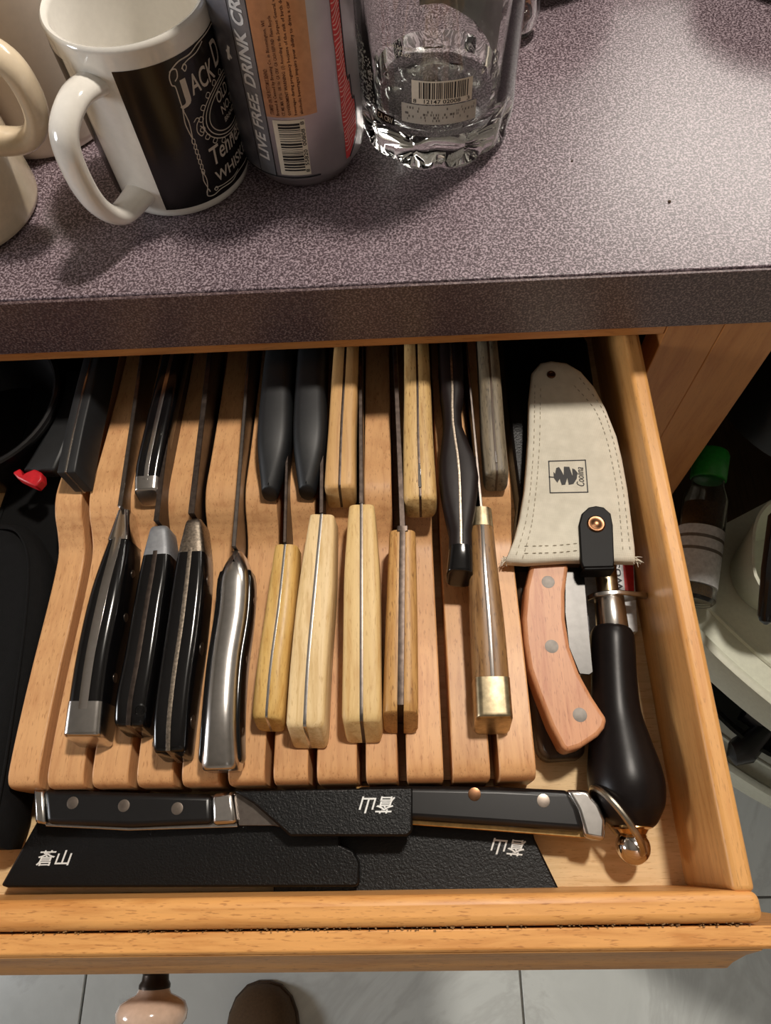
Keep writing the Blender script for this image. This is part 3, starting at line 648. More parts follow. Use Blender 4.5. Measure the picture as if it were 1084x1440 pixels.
stx = [(814, 738), (818, 722), (828, 713), (838, 711), (849, 713), (859, 722), (862, 738), (864, 790), (863, 797), (820, 798), (817, 790)]
part('strap', MB().prism(xy(stx, -7.92), -8.3, -7.92), M['leather'], cs, .07, seg=3)
q = P(841, 798, -8.2); part('strap', MB().box(q[0] - .8, q[0] + .8, q[1] - .22, q[1] - .0, -9.1, -8.0), M['leather'], cs, .08)
for p, z, rr in (((838, 737), -7.93, .48), ((775, 527), -8.1, .26)):
    q = P(*p, z); part('rivet', MB().spin((q[0], q[1], z - .1), (0, 0, 1), [(rr, 0), (rr, .14), (rr*.85, .2), (rr*.5, .2), (rr*.4, .17), (.02, .17)], 20), M['copper'], cs)
# printed emblem: a square with a zigzag brush mark and a word running up its right side
ze = SZ + .015
def logo(px): return tuple(P(*px, ze))
lg = MB()
fr4 = [(771.5, 648.5), (823, 647), (826.5, 692), (773.5, 693)]
for i in range(4):
    a, b = Vector(logo(fr4[i])), Vector(logo(fr4[(i + 1) % 4])); d = (b - a).normalized(); n_ = Vector((-d.y, d.x, 0))*.028
    lg.loft([[tuple(a - n_ - d*.02), tuple(a + n_ - d*.02), tuple(a + n_ - d*.02 + Vector((0, 0, .01))), tuple(a - n_ - d*.02 + Vector((0, 0, .01)))], [tuple(b - n_ + d*.02), tuple(b + n_ + d*.02), tuple(b + n_ + d*.02 + Vector((0, 0, .01))), tuple(b - n_ + d*.02 + Vector((0, 0, .01)))]])
def Lg(x, y): return (740 + x*120/1084, 620 + y*90/813)
blob = [(345, 395), (365, 420), (380, 345), (415, 332), (440, 370), (475, 440), (478, 328), (545, 330), (570, 400), (590, 455), (582, 350), (615, 362), (650, 405), (640, 480), (618, 515), (600, 545), (540, 558), (520, 470), (495, 555), (450, 560), (425, 480), (395, 530), (350, 470)]
lg.prism([logo(Lg(*p))[:2] for p in blob], ze, ze + .01); lg.prism([logo(Lg(*p))[:2] for p in [(285, 452), (350, 455), (350, 466), (285, 464)]], ze, ze + .01)
part('emblem', lg, M['ink'], cs)
a = logo(Lg(740, 575)); b = logo(Lg(722, 335)); ux = Vector((b[0] - a[0], b[1] - a[1])); L_ = ux.length; ux /= L_; uy = Vector((-ux.y, ux.x))
part('lettering', text_fit(MB(), 'Coolina', plane_fn(a, ux, uy, ze + .012), L_, .42, .35, .0), M['ink'], cs)
r = thing('cleaver', 'broad knife with reddish wooden handle and three grey rivets, held in the canvas sheath', 'knife', P(790, 920, -10.2))
def c8(p): return (700 + p[0]/3, 760 + p[1]/3)
hz = -8.75
hl = [(140, 96), (116, 200), (105, 330), (112, 430), (130, 540), (165, 640), (220, 780), (268, 872), (290, 893), (350, 875), (425, 825), (452, 790), (462, 752), (400, 660), (345, 560), (305, 450), (285, 330), (284, 220), (300, 96)]
hxy = xy([c8(p) for p in hl], hz)
part('handle', MB().prism(hxy, hz - 1.55, hz), M['cherry'], r, .22, seg=4)
part('collar', MB().prism(xy([c8(p) for p in [(138, 82), (350, 82), (350, 102), (138, 100)]], hz), hz - 1.2, hz + .02), M['old_dark'], r, .05)
part('blade', MB().prism(xy([c8(p) for p in [(285, 70), (358, 70), (380, 330), (401, 555), (385, 566), (345, 562), (300, 450), (283, 300)]], -9.2), -9.4, -9.2), M['cleaver_steel'], r, .02)
for p in ((212, 175), (227, 447), (346, 736)):
    q = P(*c8(p), hz); part('rivet', MB().spin((q[0], q[1], hz - .2), (0, 0, 1), [(.34, 0), (.34, .202), (.32, .206)], 20), M['rivet_grey'], r)

r = thing('honing_steel', 'sharpening steel with black turned wooden handle, finger guard and hanging ring', 'sharpening steel', P(880, 1020, FZ))
AZ = -10.0
axs = [((861, 882), .75), ((861, 887), 1.0), ((861, 902), 1.12), ((863, 950), 1.12), ((866, 1000), 1.2), ((871, 1040), 1.45), ((877, 1080), 1.72), ((881, 1108), 1.78), ((885, 1135), 1.6), ((888, 1153), 1.25), ((889, 1162), .95)]
rings = []
ctr = [Vector(P(*p, AZ)) for p, _ in axs]
def along(ctr, radii, n=28):
    rg = []
    for i, c in enumerate(ctr):
        t = (ctr[min(i + 1, len(ctr) - 1)] - ctr[max(i - 1, 0)]).normalized(); a = Vector((-t.y, t.x, 0)); b2 = Vector((0, 0, 1))
        rg.append([tuple(c + (a*math.cos(2*math.pi*k/n) + b2*math.sin(2*math.pi*k/n))*radii[i]) for k in range(n)])
    return MB().loft(rg)
cc = catmull([tuple(c) + () for c in ctr], 4); rr = [v[0] for v in catmull([(q, 0, 0) for _, q in axs], 4)]
part('handle', along([Vector(c) for c in cc], rr), M['black_wood'], r, sm=60)
def axp(y): x = 855 + (y - 833)*.12; return Vector(P(x, y, AZ))
part('ferrule', along([axp(886), axp(883), axp(843), axp(838)], [.78, .82, .78, .7]), M['steel'], r)
g0 = axp(840); part('guard', MB().loft([[tuple(g0 + Vector((u*1.0, dy + .16*abs(u)**2*0, v))) for u, v in [(-1.15, 0), (-.9, .5), (-.4, .8), (.4, .85), (1.0, .62), (1.9, .3), (2.15, .1), (2.1, -.2), (1.6, -.1), (1.0, -.5), (.4, -.8), (-.4, -.8), (-.9, -.5)]] for dy in (-.14, .14)]), M['steel'], r, .06)
part('rod', along([axp(838), axp(800), axp(720), axp(640)], [.55, .58, .56, .5]), M['nickel'], r)
e0 = Vector(P(890, 1166, AZ)); part('end_collar', MB().spin(tuple(Vector(P(889, 1160, AZ))), tuple(Vector(P(891, 1176, AZ)) - Vector(P(889, 1160, AZ))), [(.9, 0), (.92, .12), (.7, .2), (.55, .42), (.6, .5)], 24), M['brass'], r)
bl = P(890, 1191, AZ - .1); part('ball', MB().sphere(bl, .78, 14), M['chrome'], r)
rA, rB = Vector(P(901, 1200, -9.6)), Vector(P(835, 1108, -9.3)); rc = (rA + rB)/2; e1 = rA - rB; R1 = e1.length/2; e1.normalize(); e2 = Vector((-e1.y, e1.x, 0)); e2 = (e2*.08 + Vector((0, 0, 1.0))); e2 = (e2 - e1*e2.dot(e1)).normalized()
part('ring', MB().tube([rc + (e1*math.cos(2*math.pi*k/40) + e2*math.sin(2*math.pi*k/40)*.75)*R1 for k in range(40)], .16, 10, True), M['ring'], r)

# ------------------------------------------------------------------ left compartment
r = thing('nylon_sheath', 'flat black nylon blade sheath standing against the left side of the knife block', 'sheath', (-21.6, 20, FZ))
part('shell', MB().prism([(-24.3, 34), (-24.35, 20.3), (-25.0, 14), (-24.8, 8), (-19.75, 8), (-19.7, 15), (-19.66, 20), (-19.66, 34)], FZ, -10.6), M['nylon'], r, .2)
part('binding', MB().tube([(-24.3, 34, -10.7), (-24.35, 20.3, -10.7), (-25, 14, -10.7), (-24.8, 8, -10.7)], .16, 8), M['nylon'], r)
fo = [(-60, 728), (0, 727), (22, 729), (36, 741), (50, 765), (62, 790), (64, 830), (58, 880), (46, 940), (34, 990), (24, 1040), (14, 1090), (4, 1150), (-10, 1195), (-60, 1195)]
fz = -8.6
def offs(d):
    q = xy(fo, fz); cx_, cy_ = -23, 9
    return [(a - d*(1 if a > -22.3 else .15), b + (-d if b > cy_ + 7 else (d if b < 1 else 0))) for a, b in q]
r = thing('padded_cloth', 'black quilted cloth pad with rounded corner lying left of the knife block', 'cloth', (-23, 9, FZ))
part('pad', MB().loft([[(x, y, z) for x, y in offs(d)] for d, z in ((.5, FZ), (.05, -11.3), (0, -10), (.1, -9.4), (.35, -8.9), (.8, -8.65), (1.3, -8.6))]), M['fabric'], r, sm=70)
sm_ = MB(); pth = [tuple(P(a, b, -8.62)) for a, b in [(0, 742), (20, 745), (32, 760), (40, 790), (38, 850), (30, 920), (20, 990), (8, 1070), (-6, 1150)]]
pth = catmull(pth, 8); sm_.tube(pth, .07, 6); part('seam', sm_, M['fabric'], r)
r = thing('scoop', 'black plastic scoop with a curved rim at the upper left of the drawer', 'scoop', (-25.6, 24.0, FZ))
bc = (-25.55, 24.5, 0)
part('bowl', MB().lathe((bc[0], bc[1], 0), [(3.0, FZ), (3.9, FZ + .3), (4.7, -9), (5.0, -7.2), (4.9, -7.0), (4.75, -7.2), (4.4, -9), (3.6, -11), (.05, -11.2)], 48), M['black'], r, sm=50)
part('rim', MB().tube([(bc[0] + 5.0*math.cos(2*math.pi*k/56), bc[1] + 5.0*math.sin(2*math.pi*k/56), -7.05) for k in range(56)], .2, 8, True), M['black'], r)
r = thing('peeler', 'black handled peeler with a red plastic end lying left of the chrome edged handle', 'peeler', P(70, 620, -10.5))
part('handle', MB().loft([[tuple(Vector(P(a, b, z)) + Vector((0, 0, dz))) for a, b, dz in ((x0, y_, 0), (x1, y_, 0), (x1, y_, -.9), (x0, y_, -.9))] for (x0, x1, y_, z) in ((92, 118, 520, -8.2), (84, 106, 565, -7.9), (62, 98, 610, -7.7), (44, 86, 640, -7.7), (30, 76, 662, -7.8))]), M['black_matte'], r, .2, seg=3)
part('end_tab', MB().prism(xy([(17, 664), (28, 658), (31, 668), (36, 664), (48, 659), (58, 664), (59, 674), (50, 684), (36, 678), (24, 672)], -7.6), -8.3, -7.6), M['red'], r, .1, label='red plastic end')

# ------------------------------------------------------------------ things on the worktop
def cylmap(c, R, phi0, z0, rot=False):
    """text x,y (cm) -> point on a cylinder; rot = word runs up the wall"""
    def fn(x, y):
        if rot: a, z = phi0 - y/R, z0 + x
        else: a, z = phi0 + x/R, z0 + y
        return (c[0] + R*math.sin(a), c[1] - R*math.cos(a), z)
    return fn
def patch(mb, c, R, a0, a1, z0, z1, n=None, th=0):
    n = n or max(1, int(abs(a1 - a0)/4)); v = []; f = []
    for i in range(n + 1):
        a = math.radians(a0 + (a1 - a0)*i/n); z0_ = z0(i/n) if callable(z0) else z0; z1_ = z1(i/n) if callable(z1) else z1
        v += [(c[0] + R*math.sin(a), c[1] - R*math.cos(a), z0_), (c[0] + R*math.sin(a), c[1] - R*math.cos(a), z1_)]
    for i in range(n): f.append((2*i, 2*i + 2, 2*i + 3, 2*i + 1))
    return mb.add(v, f)
def ribbon(mb, c, R, pts, w=.05, n=6, closed=False):
    """thin printed line through (angle deg, z) points"""
    pp = catmull([(math.radians(a)*R, z, 0) for a, z in pts], n, closed)
    if closed: pp.append(pp[0])
    v = []; f = []
    for i, p in enumerate(pp):
        a, b = pp[max(i - 1, 0)], pp[min(i + 1, len(pp) - 1)]; d = Vector((b[0] - a[0], b[1] - a[1])); d = d.normalized() if d.length > 1e-6 else Vector((1, 0)); q = Vector((-d.y, d.x))*w/2
        for s_ in (-1, 1):
            x, z = p[0] + q.x*s_, p[1] + q.y*s_; v.append((c[0] + R*math.sin(x/R), c[1] - R*math.cos(x/R), z))
    for i in range(len(pp) - 1): f.append((2*i, 2*i + 2, 2*i + 3, 2*i + 1))
    return mb.add(v, f)
def mug(name, label, c, R, Hh, mat, hphi, hz0, hz1, hout, hr, flat=.7, floor_r=None, tilt=0):
    r = thing(name, label, 'mug', (c[0], c[1], 0))
    part('cup', MB().lathe((c[0], c[1], 0), [(.05, .12), (R - .7, .12), (R - .62, 0), (R - .3, .02), (R - .06, .22), (R, .5), (R, Hh - .25), (R + .0, Hh - .1), (R - .12, Hh), (R - .28, Hh - .06), (R - .34, Hh - .3), (R - .36, 1.4), (R - .7, .75), (.05, .7)], 72), mat, r, sm=60)
    a = math.radians(hphi); d = Vector((math.sin(a), -math.cos(a), 0)); o = Vector((c[0], c[1], 0)) + d*(R - .15)
    zm = (hz0 + hz1)/2; hh = (hz1 - hz0)/2
    ctrl = [o + Vector((0, 0, hz1)), o + d*(hout*.45) + Vector((0, 0, hz1 + .15)), o + d*(hout*.88) + Vector((0, 0, hz1 - .55)), o + d*hout + Vector((0, 0, zm + hh*.25)), o + d*(hout*.93) + Vector((0, 0, zm - hh*.45)), o + d*(hout*.6) + Vector((0, 0, hz0 + .1)), o + Vector((0, 0, hz0 - .1))]
    path = [Vector(p) for p in catmull([tuple(q) for q in ctrl], 7)]; side = Vector((-d.y, d.x, 0)); rings = []
    for i, p in enumerate(path):
        t = (path[min(i + 1, len(path) - 1)] - path[max(i - 1, 0)]).normalized(); n_ = side.cross(t)
        g = 1 + .25*(abs(i/(len(path) - 1) - .5)*2)**4
        rings.append([tuple(p + side*math.cos(2*math.pi*k/16)*hr*g + n_*math.sin(2*math.pi*k/16)*hr*flat*g) for k in range(16)])
    part('handle', MB().loft(rings), mat, r, sm=70)
    return r
MC, MR, MH = (-11.9, 34.1), 3.72, 8.9
r = mug('mug', 'white mug with black whiskey label print and open handle, beside the can', MC, MR, MH, M['ceramic'], -24, 1.5, 7.25, 3.1, .72, .62)
RB = MR + .012; RT_ = MR + .03
part('label_print', patch(MB(), MC, RB, -4.5, 315, .66, 7.95, 90), M['print_black'], r)
tx = MB()
def arched(word, a0, z0, wdt, h, arch, R=RT_, shear=0, bold=0.01):
    v, f, tw, y0, y1 = text_verts(word, 1, shear, 1, 4, bold)
    def fn(x, y):
        X = x/tw*wdt; Z = (y - y0)/(y1 - y0)*h; a = math.radians(a0) + X/R; k = X/wdt - .5
        return (MC[0] + R*math.sin(a), MC[1] - R*math.cos(a), z0 + Z + arch*(1 - 4*k*k))
    tx.add([fn(q[0], q[1]) for q in v], f)
arched('J', 32, 5.70, .62, 1.25, 0, bold=.012); 
arched('ACK', 43.5, 6.02, 1.62, .92, .0, bold=.012); arched('D', 71, 6.3, .62, 1.15, 0, bold=.012); arched("ANIEL'S", 83, 6.35, 2.9, .85, 0, bold=.012)
arched('OLD', 63, 4.86, 1.1, .52, 0); arched('NO.7', 65, 4.25, 1.2, .42, 0); arched('BRAND', 66, 3.82, 1.1, .24, 0)
arched('T', 42.5, 2.35, .62, .95, 0, shear=.1); arched('ennessee', 51.5, 2.45, 3.3, .62, 0, shear=.15); arched('WHISKEY', 42, 1.42, 3.3, .58, 0, bold=.015)
part('lettering', tx, M['print_white'], r)
ln = MB()
def rib(pts, w=.05, closed=False): ribbon(ln, MC, RT_, pts, w, 6, closed)
rib([(34, 7.0), (36.5, 7.15), (37, 7.45), (33.5, 7.5), (31, 7.25), (31, 6.9), (33, 6.75), (33, 6.0), (33.5, 5.6)], .055)
rib([(32, 7.45), (40, 7.7), (50, 7.72), (58, 7.85), (66, 7.98 - .1), (90, 7.85)], .06); rib([(41, 7.35), (43.5, 7.5), (45, 7.35), (43, 7.2), (42, 7.4), (47, 7.55), (56, 7.6), (64, 7.78)], .05)
rib([(33, 5.7), (31.6, 5.0), (33, 4.3), (33.4, 4.2)], .05); rib([(33, 5.7), (34.5, 5.0), (33.4, 4.2)], .05)
for k in range(7): rib([(33 + (k % 2)*.6, 4.2 - .28*k), (34.6, 4.1 - .28*k), (33.6, 3.9 - .28*k), (32.2, 4.0 - .28*k)], .045, True)
rib([(33, 2.4), (31.6, 1.9), (33, 1.45)], .045); rib([(33, 2.4), (34.2, 1.9), (33, 1.45), (31, 1.2)], .045)
rib([(34, 1.15), (33, 1.35), (31.5, 1.2), (31.2, .98), (36, .88), (44, .98), (56, .92), (66, 1.05), (90, .9)], .055); rib([(38, 1.15), (40, 1.25), (41, 1.1), (39, 1.05), (38.5, 1.2), (46, 1.12), (58, 1.08), (66, 1.18)], .045)
def ell(ac, zc_, ra, rz, w): rib([(ac + ra*math.cos(t*.3927), zc_ + rz*math.sin(t*.3927)) for t in range(16)], w, True)
for e in (0, .16, .3): ell(76, 4.45, 25 + e*22, 1.05 + e, .05)
for k in range(15):
    t = 1.6 + k*.32; a_, z_ = 76 + 33*math.cos(t), 4.45 + 1.5*math.sin(t); rib([(a_ + 2.2*math.cos(j*1.5708), z_ + .13*math.sin(j*1.5708)) for j in range(4)], .04, True)
rib([(38, 4.9), (41, 5.02), (43, 4.9), (40, 4.75), (38.5, 4.4), (41, 4.1), (44, 4.3), (42, 4.6)], .045)
part('scrollwork', ln, M['print_white'], r, kind='stuff')

r = mug('mug', 'cream mug cut by the left edge of the photo, its handle towards the white one', (-23.6, 31.9), 4.1, 10.0, M['cream'], 80, 4.6, 9.2, 3.5, .72, .7)
CC = (-20.4, 39.4)
r = thing('canister', 'tall smooth cream canister standing behind the two mugs', 'canister', (CC[0], CC[1], 0))
part('body', MB().lathe((CC[0], CC[1], 0), [(.05, .1), (3.6, .1), (3.75, 0), (4.0, .2), (4.05, .6), (4.1, 15.5), (4.0, 15.8), (.05, 15.8)], 72), M['canister'], r, sm=60)
part('lid', MB().lathe((CC[0], CC[1], 15.8), [(.05, 0), (4.15, 0), (4.2, .2), (4.2, 1.0), (4.0, 1.3), (.8, 1.5), (.05, 1.5)], 72), M['canister'], r)

KC, KR = (-5.19, 35.0), 3.3
r = thing('drink_can', 'tall silver drink can with grey slogan band, copper toned patch and barcode', 'can', (KC[0], KC[1], 0))
part('body', MB().lathe((KC[0], KC[1], 0), [(.05, .6), (1.6, .5), (2.2, .15), (2.45, 0), (2.65, .08), (2.78, .3), (3.1, .78), (3.26, 1.0), (KR, 1.2), (KR, 13.9), (3.2, 14.3), (2.7, 15.2), (2.68, 15.5), (2.75, 15.6), (2.6, 15.65), (2.5, 15.3), (.05, 15.3)], 96), M['can'], r, sm=50)
sh = lambda z: (z - 1.2)*.53     # the print leans slightly round the can
def kpatch(name, a0, a1, z0, z1, mat, R=KR + .012, drift=True, **k):
    v = []; f = []; nz = 8; na = max(1, int(abs(a1 - a0)/3))
    for j in range(nz + 1):
        z = z0 + (z1 - z0)*j/nz
        for i in range(na + 1):
            a = math.radians(a0 + (a1 - a0)*i/na + (sh(z) if drift else 0)); v.append((KC[0] + R*math.sin(a), KC[1] - R*math.cos(a), z))
    for j in range(nz):
        for i in range(na): f.append((j*(na + 1) + i, j*(na + 1) + i + 1, (j + 1)*(na + 1) + i + 1, (j + 1)*(na + 1) + i))
    return part(name, MB().add(v, f), mat, r, **k)
kpatch('blue_panel', -120, -38.5, 1.25, 13.8, M['can_blue']); kpatch('slogan_band', -38, -22, 1.15, 13.8, M['can_band'])
kpatch('copper_patch', -21, 22, 4.5, 13.8, M['can_copper']);  # copper toned patch laid over the middle of the can wall
for a in (-38.6, -22): kpatch('line', a, a + .9, 1.15, 13.8, M['can_line'], KR + .02)
kpatch('line', -60, 19, 1.1, 1.19, M['can_line'], KR + .02, False)
def run_up(mb, s, a0, z0, w, h, bold=0, shear=0, res=2, R=KR + .03):
    v, f, tw, y0, y1 = text_verts(s, 1, shear, 1, res, bold)
    pts = []
    for q in v:
        z = z0 + q[0]/tw*w; a = math.radians(a0 + sh(z)) - ((q[1] - y0)/(y1 - y0)*h)/R; pts.append((KC[0] + R*math.sin(a), KC[1] - R*math.cos(a), z))
    mb.add(pts, f)
tb = MB(); run_up(tb, 'LIVE FREE. DRINK CRAFT.', -25.5, 2.0, 9.2, .6, .03, .2, 3); part('slogan', tb, M['can_text'], r)
sx = MB(); az = [(-46, 6.9), (-43.5, 6.9)]
for (a, z, b, w_) in ((-49.5, 6.75, -45.5, 7.45), (-49.5, 7.2, -45.0, 6.9)): ribbon(sx, KC, KR + .03, [(a + 2.6, z), (b + 2.6, w_)], .16, 2)
part('star_mark', sx, M['can_text'], r)
tt = MB(); lines = [('STAMPED ON THE BOTTOM IS BEHIND:', 4.55, 2.2), ('Brewed & Canned by 21st Amendment Brewing Co. in Bloomington, WI', 4.5, 4.4), ('CT, ME, MA, VT 5c  OR 10c  CA CRV  CA CASH REFUND  Please Recycle', 4.5, 4.5), ('GOVERNMENT WARNING: (1) According to the Surgeon General, women should not drink alcoholic', 4.5, 7.5), ('beverages during pregnancy because of the risk of birth defects. (2) Consumption of', 4.5, 7.4), ('alcoholic beverages impairs your ability to drive a car or operate machinery, and', 4.5, 7.5)]
lines[1] = ('Brewed & Canned by Brewing Co. in Bloomington, WI', 4.5, 4.3)
for i, (s_, z_, w_) in enumerate(lines): run_up(tt, s_, -13.6 + i*4.9, z_ + .1, w_, .2, .01, 0, 1)
part('fine_print', tt, plain('brown_ink', (96, 50, 20), .6), r)
kpatch('barcode_label', -16.5, 10.5, 1.3, 4.35, M['bar_label'], KR + .018)
bars = MB(); rb = random.Random(11); z = 1.55
while z < 4.1:
    w_ = rb.choice((.03, .05, .05, .09, .12)); v = []; f = []
    a1_ = 6.0
    for i in range(5):
        for zz in (z, z + w_): a = math.radians(-12.5 + (a1_ + 12.5)*i/4 + sh(zz)); v.append((KC[0] + (KR + .026)*math.sin(a), KC[1] - (KR + .026)*math.cos(a), zz))
    for i in range(4): f.append((2*i, 2*i + 2, 2*i + 3, 2*i + 1))
    bars.add(v, f); z += w_ + rb.choice((.04, .05, .08))
run_up(bars, '8  55820  00808  8', 9.8, 1.45, 2.8, .2, .015, 0, 2, KR + .026); part('barcode', bars, M['ink'], r)
def redpatch(e0, e1, mat, R, name):
    v = []; f = []; K = 24
    for j in range(K + 1):
        z = 1.3 + 12.4*j/K; a0 = 47 + .3*math.sin(z*3); a1 = 66 if z < 4.0 else (61 if z < 5.2 else 57)
        if z < 2.4: a1 = 51 + (z - 1.3)*13.6
        for i in range(5): a = math.radians(a0 + (a1 - a0)*i/4); v.append((KC[0] + R*math.sin(a), KC[1] - R*math.cos(a), z))
    for j in range(K):
        for i in range(4): f.append((j*5 + i, j*5 + i + 1, j*5 + i + 6, j*5 + i + 5))
    part(name, MB().add(v, f), mat, r)
redpatch(0, 1, M['can_red'], KR + .014, 'red_panel')
pk = MB()
for k in range(54):
    z = 1.75 + k*.22; a1 = 64.5 if z < 4.0 else (60 if z < 5.2 else 56)
    if z < 2.4: a1 = 52 + (z - 1.4)*12
    ribbon(pk, KC, KR + .024, [(47.5, z + .1*math.sin(k)), (50.5, z + .02), (54, z + .16 + .1*math.sin(k*.7)), (a1, z + .34)], .06, 4)
part('red_swirls', pk, M['can_pink'], r, kind='stuff')
bl_ = MB(); ribbon(bl_, KC, KR + .026, [(51, 1.28), (66, 2.3), (66.3, 4.0), (63, 4.1), (61.5, 5.3), (58, 5.4), (57.5, 9), (58, 13.6)], .09, 4); part('red_outline', bl_, M['can_line'], r)

BC = (2.03, 36.6)
r = thing('glass_bottle', 'clear empty glass bottle with faceted heavy base and barcode label', 'bottle', (BC[0], BC[1], 0))
def facet(R, z, a):
    if z > 3.0 or R < 2.4: return R
    k = max(0, min(1, (3.0 - z)/1.3)); n_ = 9
    return R*(1 - k*.075*(1 - abs(math.cos(a*n_/2 + (math.pi/2 if z < .8 else 0))))**1.3)
prof_b = [(.05, .45), (1.2, .4), (2.6, .2), (3.1, .02), (3.45, .0), (3.75, .2), (3.98, .55), (4.08, 1.0), (4.14, 1.6), (4.14, 2.2), (4.12, 2.8), (4.12, 3.2), (4.12, 15), (4.0, 16.5), (3.2, 18.5), (1.7, 20.5), (1.45, 22), (1.4, 25), (1.55, 25.1), (1.55, 25.6), (1.2, 25.6), (1.1, 22), (1.4, 20.4), (2.9, 18.3), (3.72, 16.4), (3.84, 15), (3.84, 3.2), (3.7, 2.6), (3.2, 2.05), (2.2, 2.0), (1.0, 2.3), (.05, 2.4)]
part('glass', MB().lathe((BC[0], BC[1], 0), prof_b, 160, mod=facet), M['glass'], r, sm=25)
rl = 4.12 + .012
part('barcode_label', patch(MB(), BC, rl, -19.5, 21.3, 4.2, 5.35, 12), M['bar_label'], r)
bb = MB(); a = -14.5; rb = random.Random(4)
while a < 19:
    w_ = rb.choice((.4, .7, .7, 1.1)); patch(bb, BC, rl + .008, a, a + w_, 4.48, 5.28, 1); a += w_ + rb.choice((.5, .6, 1.0))
text_fit(bb, '8   12147 02008   3', cylmap(BC, rl + .008, math.radians(-18.5), 4.24), 2.75, .2, 0, .012); part('barcode', bb, M['ink'], r)
part('lower_label', patch(MB(), BC, rl, -27, 25, 3.15, 4.14, 14), M['label'], r)
sp = MB()
for k in range(60):
    a_ = rb.uniform(-25, 23); z_ = rb.choice((3.3, 3.45, 3.6, 3.75, 3.9)); patch(sp, BC, rl + .008, a_, a_ + rb.choice((.5, .8)), z_, z_ + .12, 1)
part('worn_print', sp, plain('grey_ink', (104, 98, 92), .6), r, kind='stuff')
part('refund_label', patch(MB(), BC, rl, -49, -33, 2.72, 3.2, 6), M['print_black'], r)
fp = MB(); rb = random.Random(8)
for k in range(300):
    a_ = rb.uniform(-76, -52); z_ = rb.uniform(3.2, 7.2 - (a_ + 76)*.08)
    patch(fp, BC, rl, a_, a_ + rb.uniform(.4, 1.6), z_, z_ + rb.uniform(.04, .1), 1)
part('frosted_print', fp, M['white_paint'], r, kind='stuff')
ca = MB(); text_fit(ca, 'CA CRV', cylmap(BC, rl + .012, math.radians(-48), 2.8), 1.0, .3, 0, .012); part('lettering', ca, M['bar_label'], r)
co = MB(); text_fit(co, 'L24156E2001', cylmap(BC, rl + .008, math.radians(-36), 6.65), 1.35, .16, 0, .0); text_fit(co, '12:02', cylmap(BC, rl + .008, math.radians(-28), 6.38), .6, .15); part('date_code', co, M['bar_label'], r)
part('back_label', patch(MB(), BC, 4.135, 112, 192, lambda t: 1.9 + 1.9*min(1, t/.75)**.8 if t < .75 else 3.8, 12.5, 24), M['label'], r)

gl = P(728, 40, 0); r = thing('glass_jar', 'small glass of amber sweets just behind the clear bottle', 'jar', (6.75, 44.8, 0))
part('glass', MB().lathe((6.75, 44.8, 0), [(.05, .3), (1.0, .3), (1.15, 0), (1.5, .3), (1.75, 1.2), (1.7, 2.2), (1.55, 2.6), (1.35, 2.4), (1.5, 1.4), (1.2, .6), (.05, .55)], 40), M['glass'], r, sm=50)
part('contents', MB().lathe((6.75, 44.8, 0), [(.05, .56), (1.1, .6), (1.42, 1.3), (1.2, 1.45), (.05, 1.5)], 30), M['amber_glass'], r)
r = thing('pan', 'black pan base at the top edge of the worktop behind the bottle', 'pan', (8.8, 54.4, 0))
part('body', MB().lathe((8.8, 54.4, 0), [(.05, .1), (5.2, .1), (5.4, 0), (6.2, .4), (6.9, 2.2), (7.1, 6.5), (7.2, 6.6), (6.9, 6.6), (6.6, 2.4), (5.8, .6), (.05, .5)], 64), M['black'], r, sm=50)
part('handle', MB().tube([(15.7, 54.4, 5.2), (17.8, 55.2, 5.8), (22, 57, 6.4), (26, 60, 6.6)], [.5, .7, .9, .8], 10), M['black'], r)
r = thing('bowl', 'dark glazed bowl at the top right corner of the worktop', 'bowl', (26.2, 51.6, 0))
part('body', MB().lathe((26.2, 51.6, 0), [(.05, .2), (3.4, .2), (3.6, 0), (4.2, .2), (5.0, 1.2), (5.9, 4.0), (6.0, 5.4), (5.8, 5.4), (5.6, 4.2), (4.6, 1.6), (3.4, .9), (.05, .8)], 56), M['black_gloss'], r, sm=50)
part('foot', MB().lathe((26.2, 51.6, 0), [(3.3, .0), (3.3, .3), (3.7, .3), (3.7, 0)], 40), M['black_gloss'], r)

# ------------------------------------------------------------------ corner shelves
def tray(zt, c, label):
    r = thing('swing_shelf', label, 'shelf', (c[0], c[1], zt - 4), 'white swing-out corner shelves')
    R = 42
    part('tray', MB().lathe((c[0], c[1], zt), [(.05, -1.2), (R - 1.3, -1.2), (R - .9, -.6), (R - .8, -.1), (R - .5, 0), (R - .1, -.1), (R, -.5), (R, -4), (R - .4, -4.1), (R - .4, -2.2), (.05, -2.2)], 120, -64, 115), M['plastic_white'], r, sm=50)
    part('groove', MB().tube([(c[0] + (R - 3.2)*math.sin(math.radians(-63 + k*1.5)), c[1] - (R - 3.2)*math.cos(math.radians(-63 + k*1.5)), zt - 1.2) for k in range(118)], .22, 6), M['plastic_white'], r)
    return r
t1 = tray(-29, (56, 39.5), 'upper white plastic swing-out shelf right of the drawer, holding a jar and black pan')
t2 = tray(-56, (59.2, 40.5), 'lower white plastic swing-out shelf hanging below the other, over the tiled floor')
part('post', MB().lathe((57.5, 42, 0), [(1.2, -30.2), (1.2, -4.2)], 20), M['steel'], t1)
part('post', MB().lathe((57.5, 42, 0), [(1.2, -57.2), (1.2, -33.2)], 20), M['steel'], t2)
zt1 = -30.2
jb, jl = Vector(P(971, 848, zt1 + 1.85)), Vector(P(1001, 636, -26.6)); jd = (jl - jb).normalized(); jL = (jl - jb).length
r = thing('spice_jar', 'tilted spice jar with green lid and white label on the upper swing-out shelf', 'jar', tuple(jb))
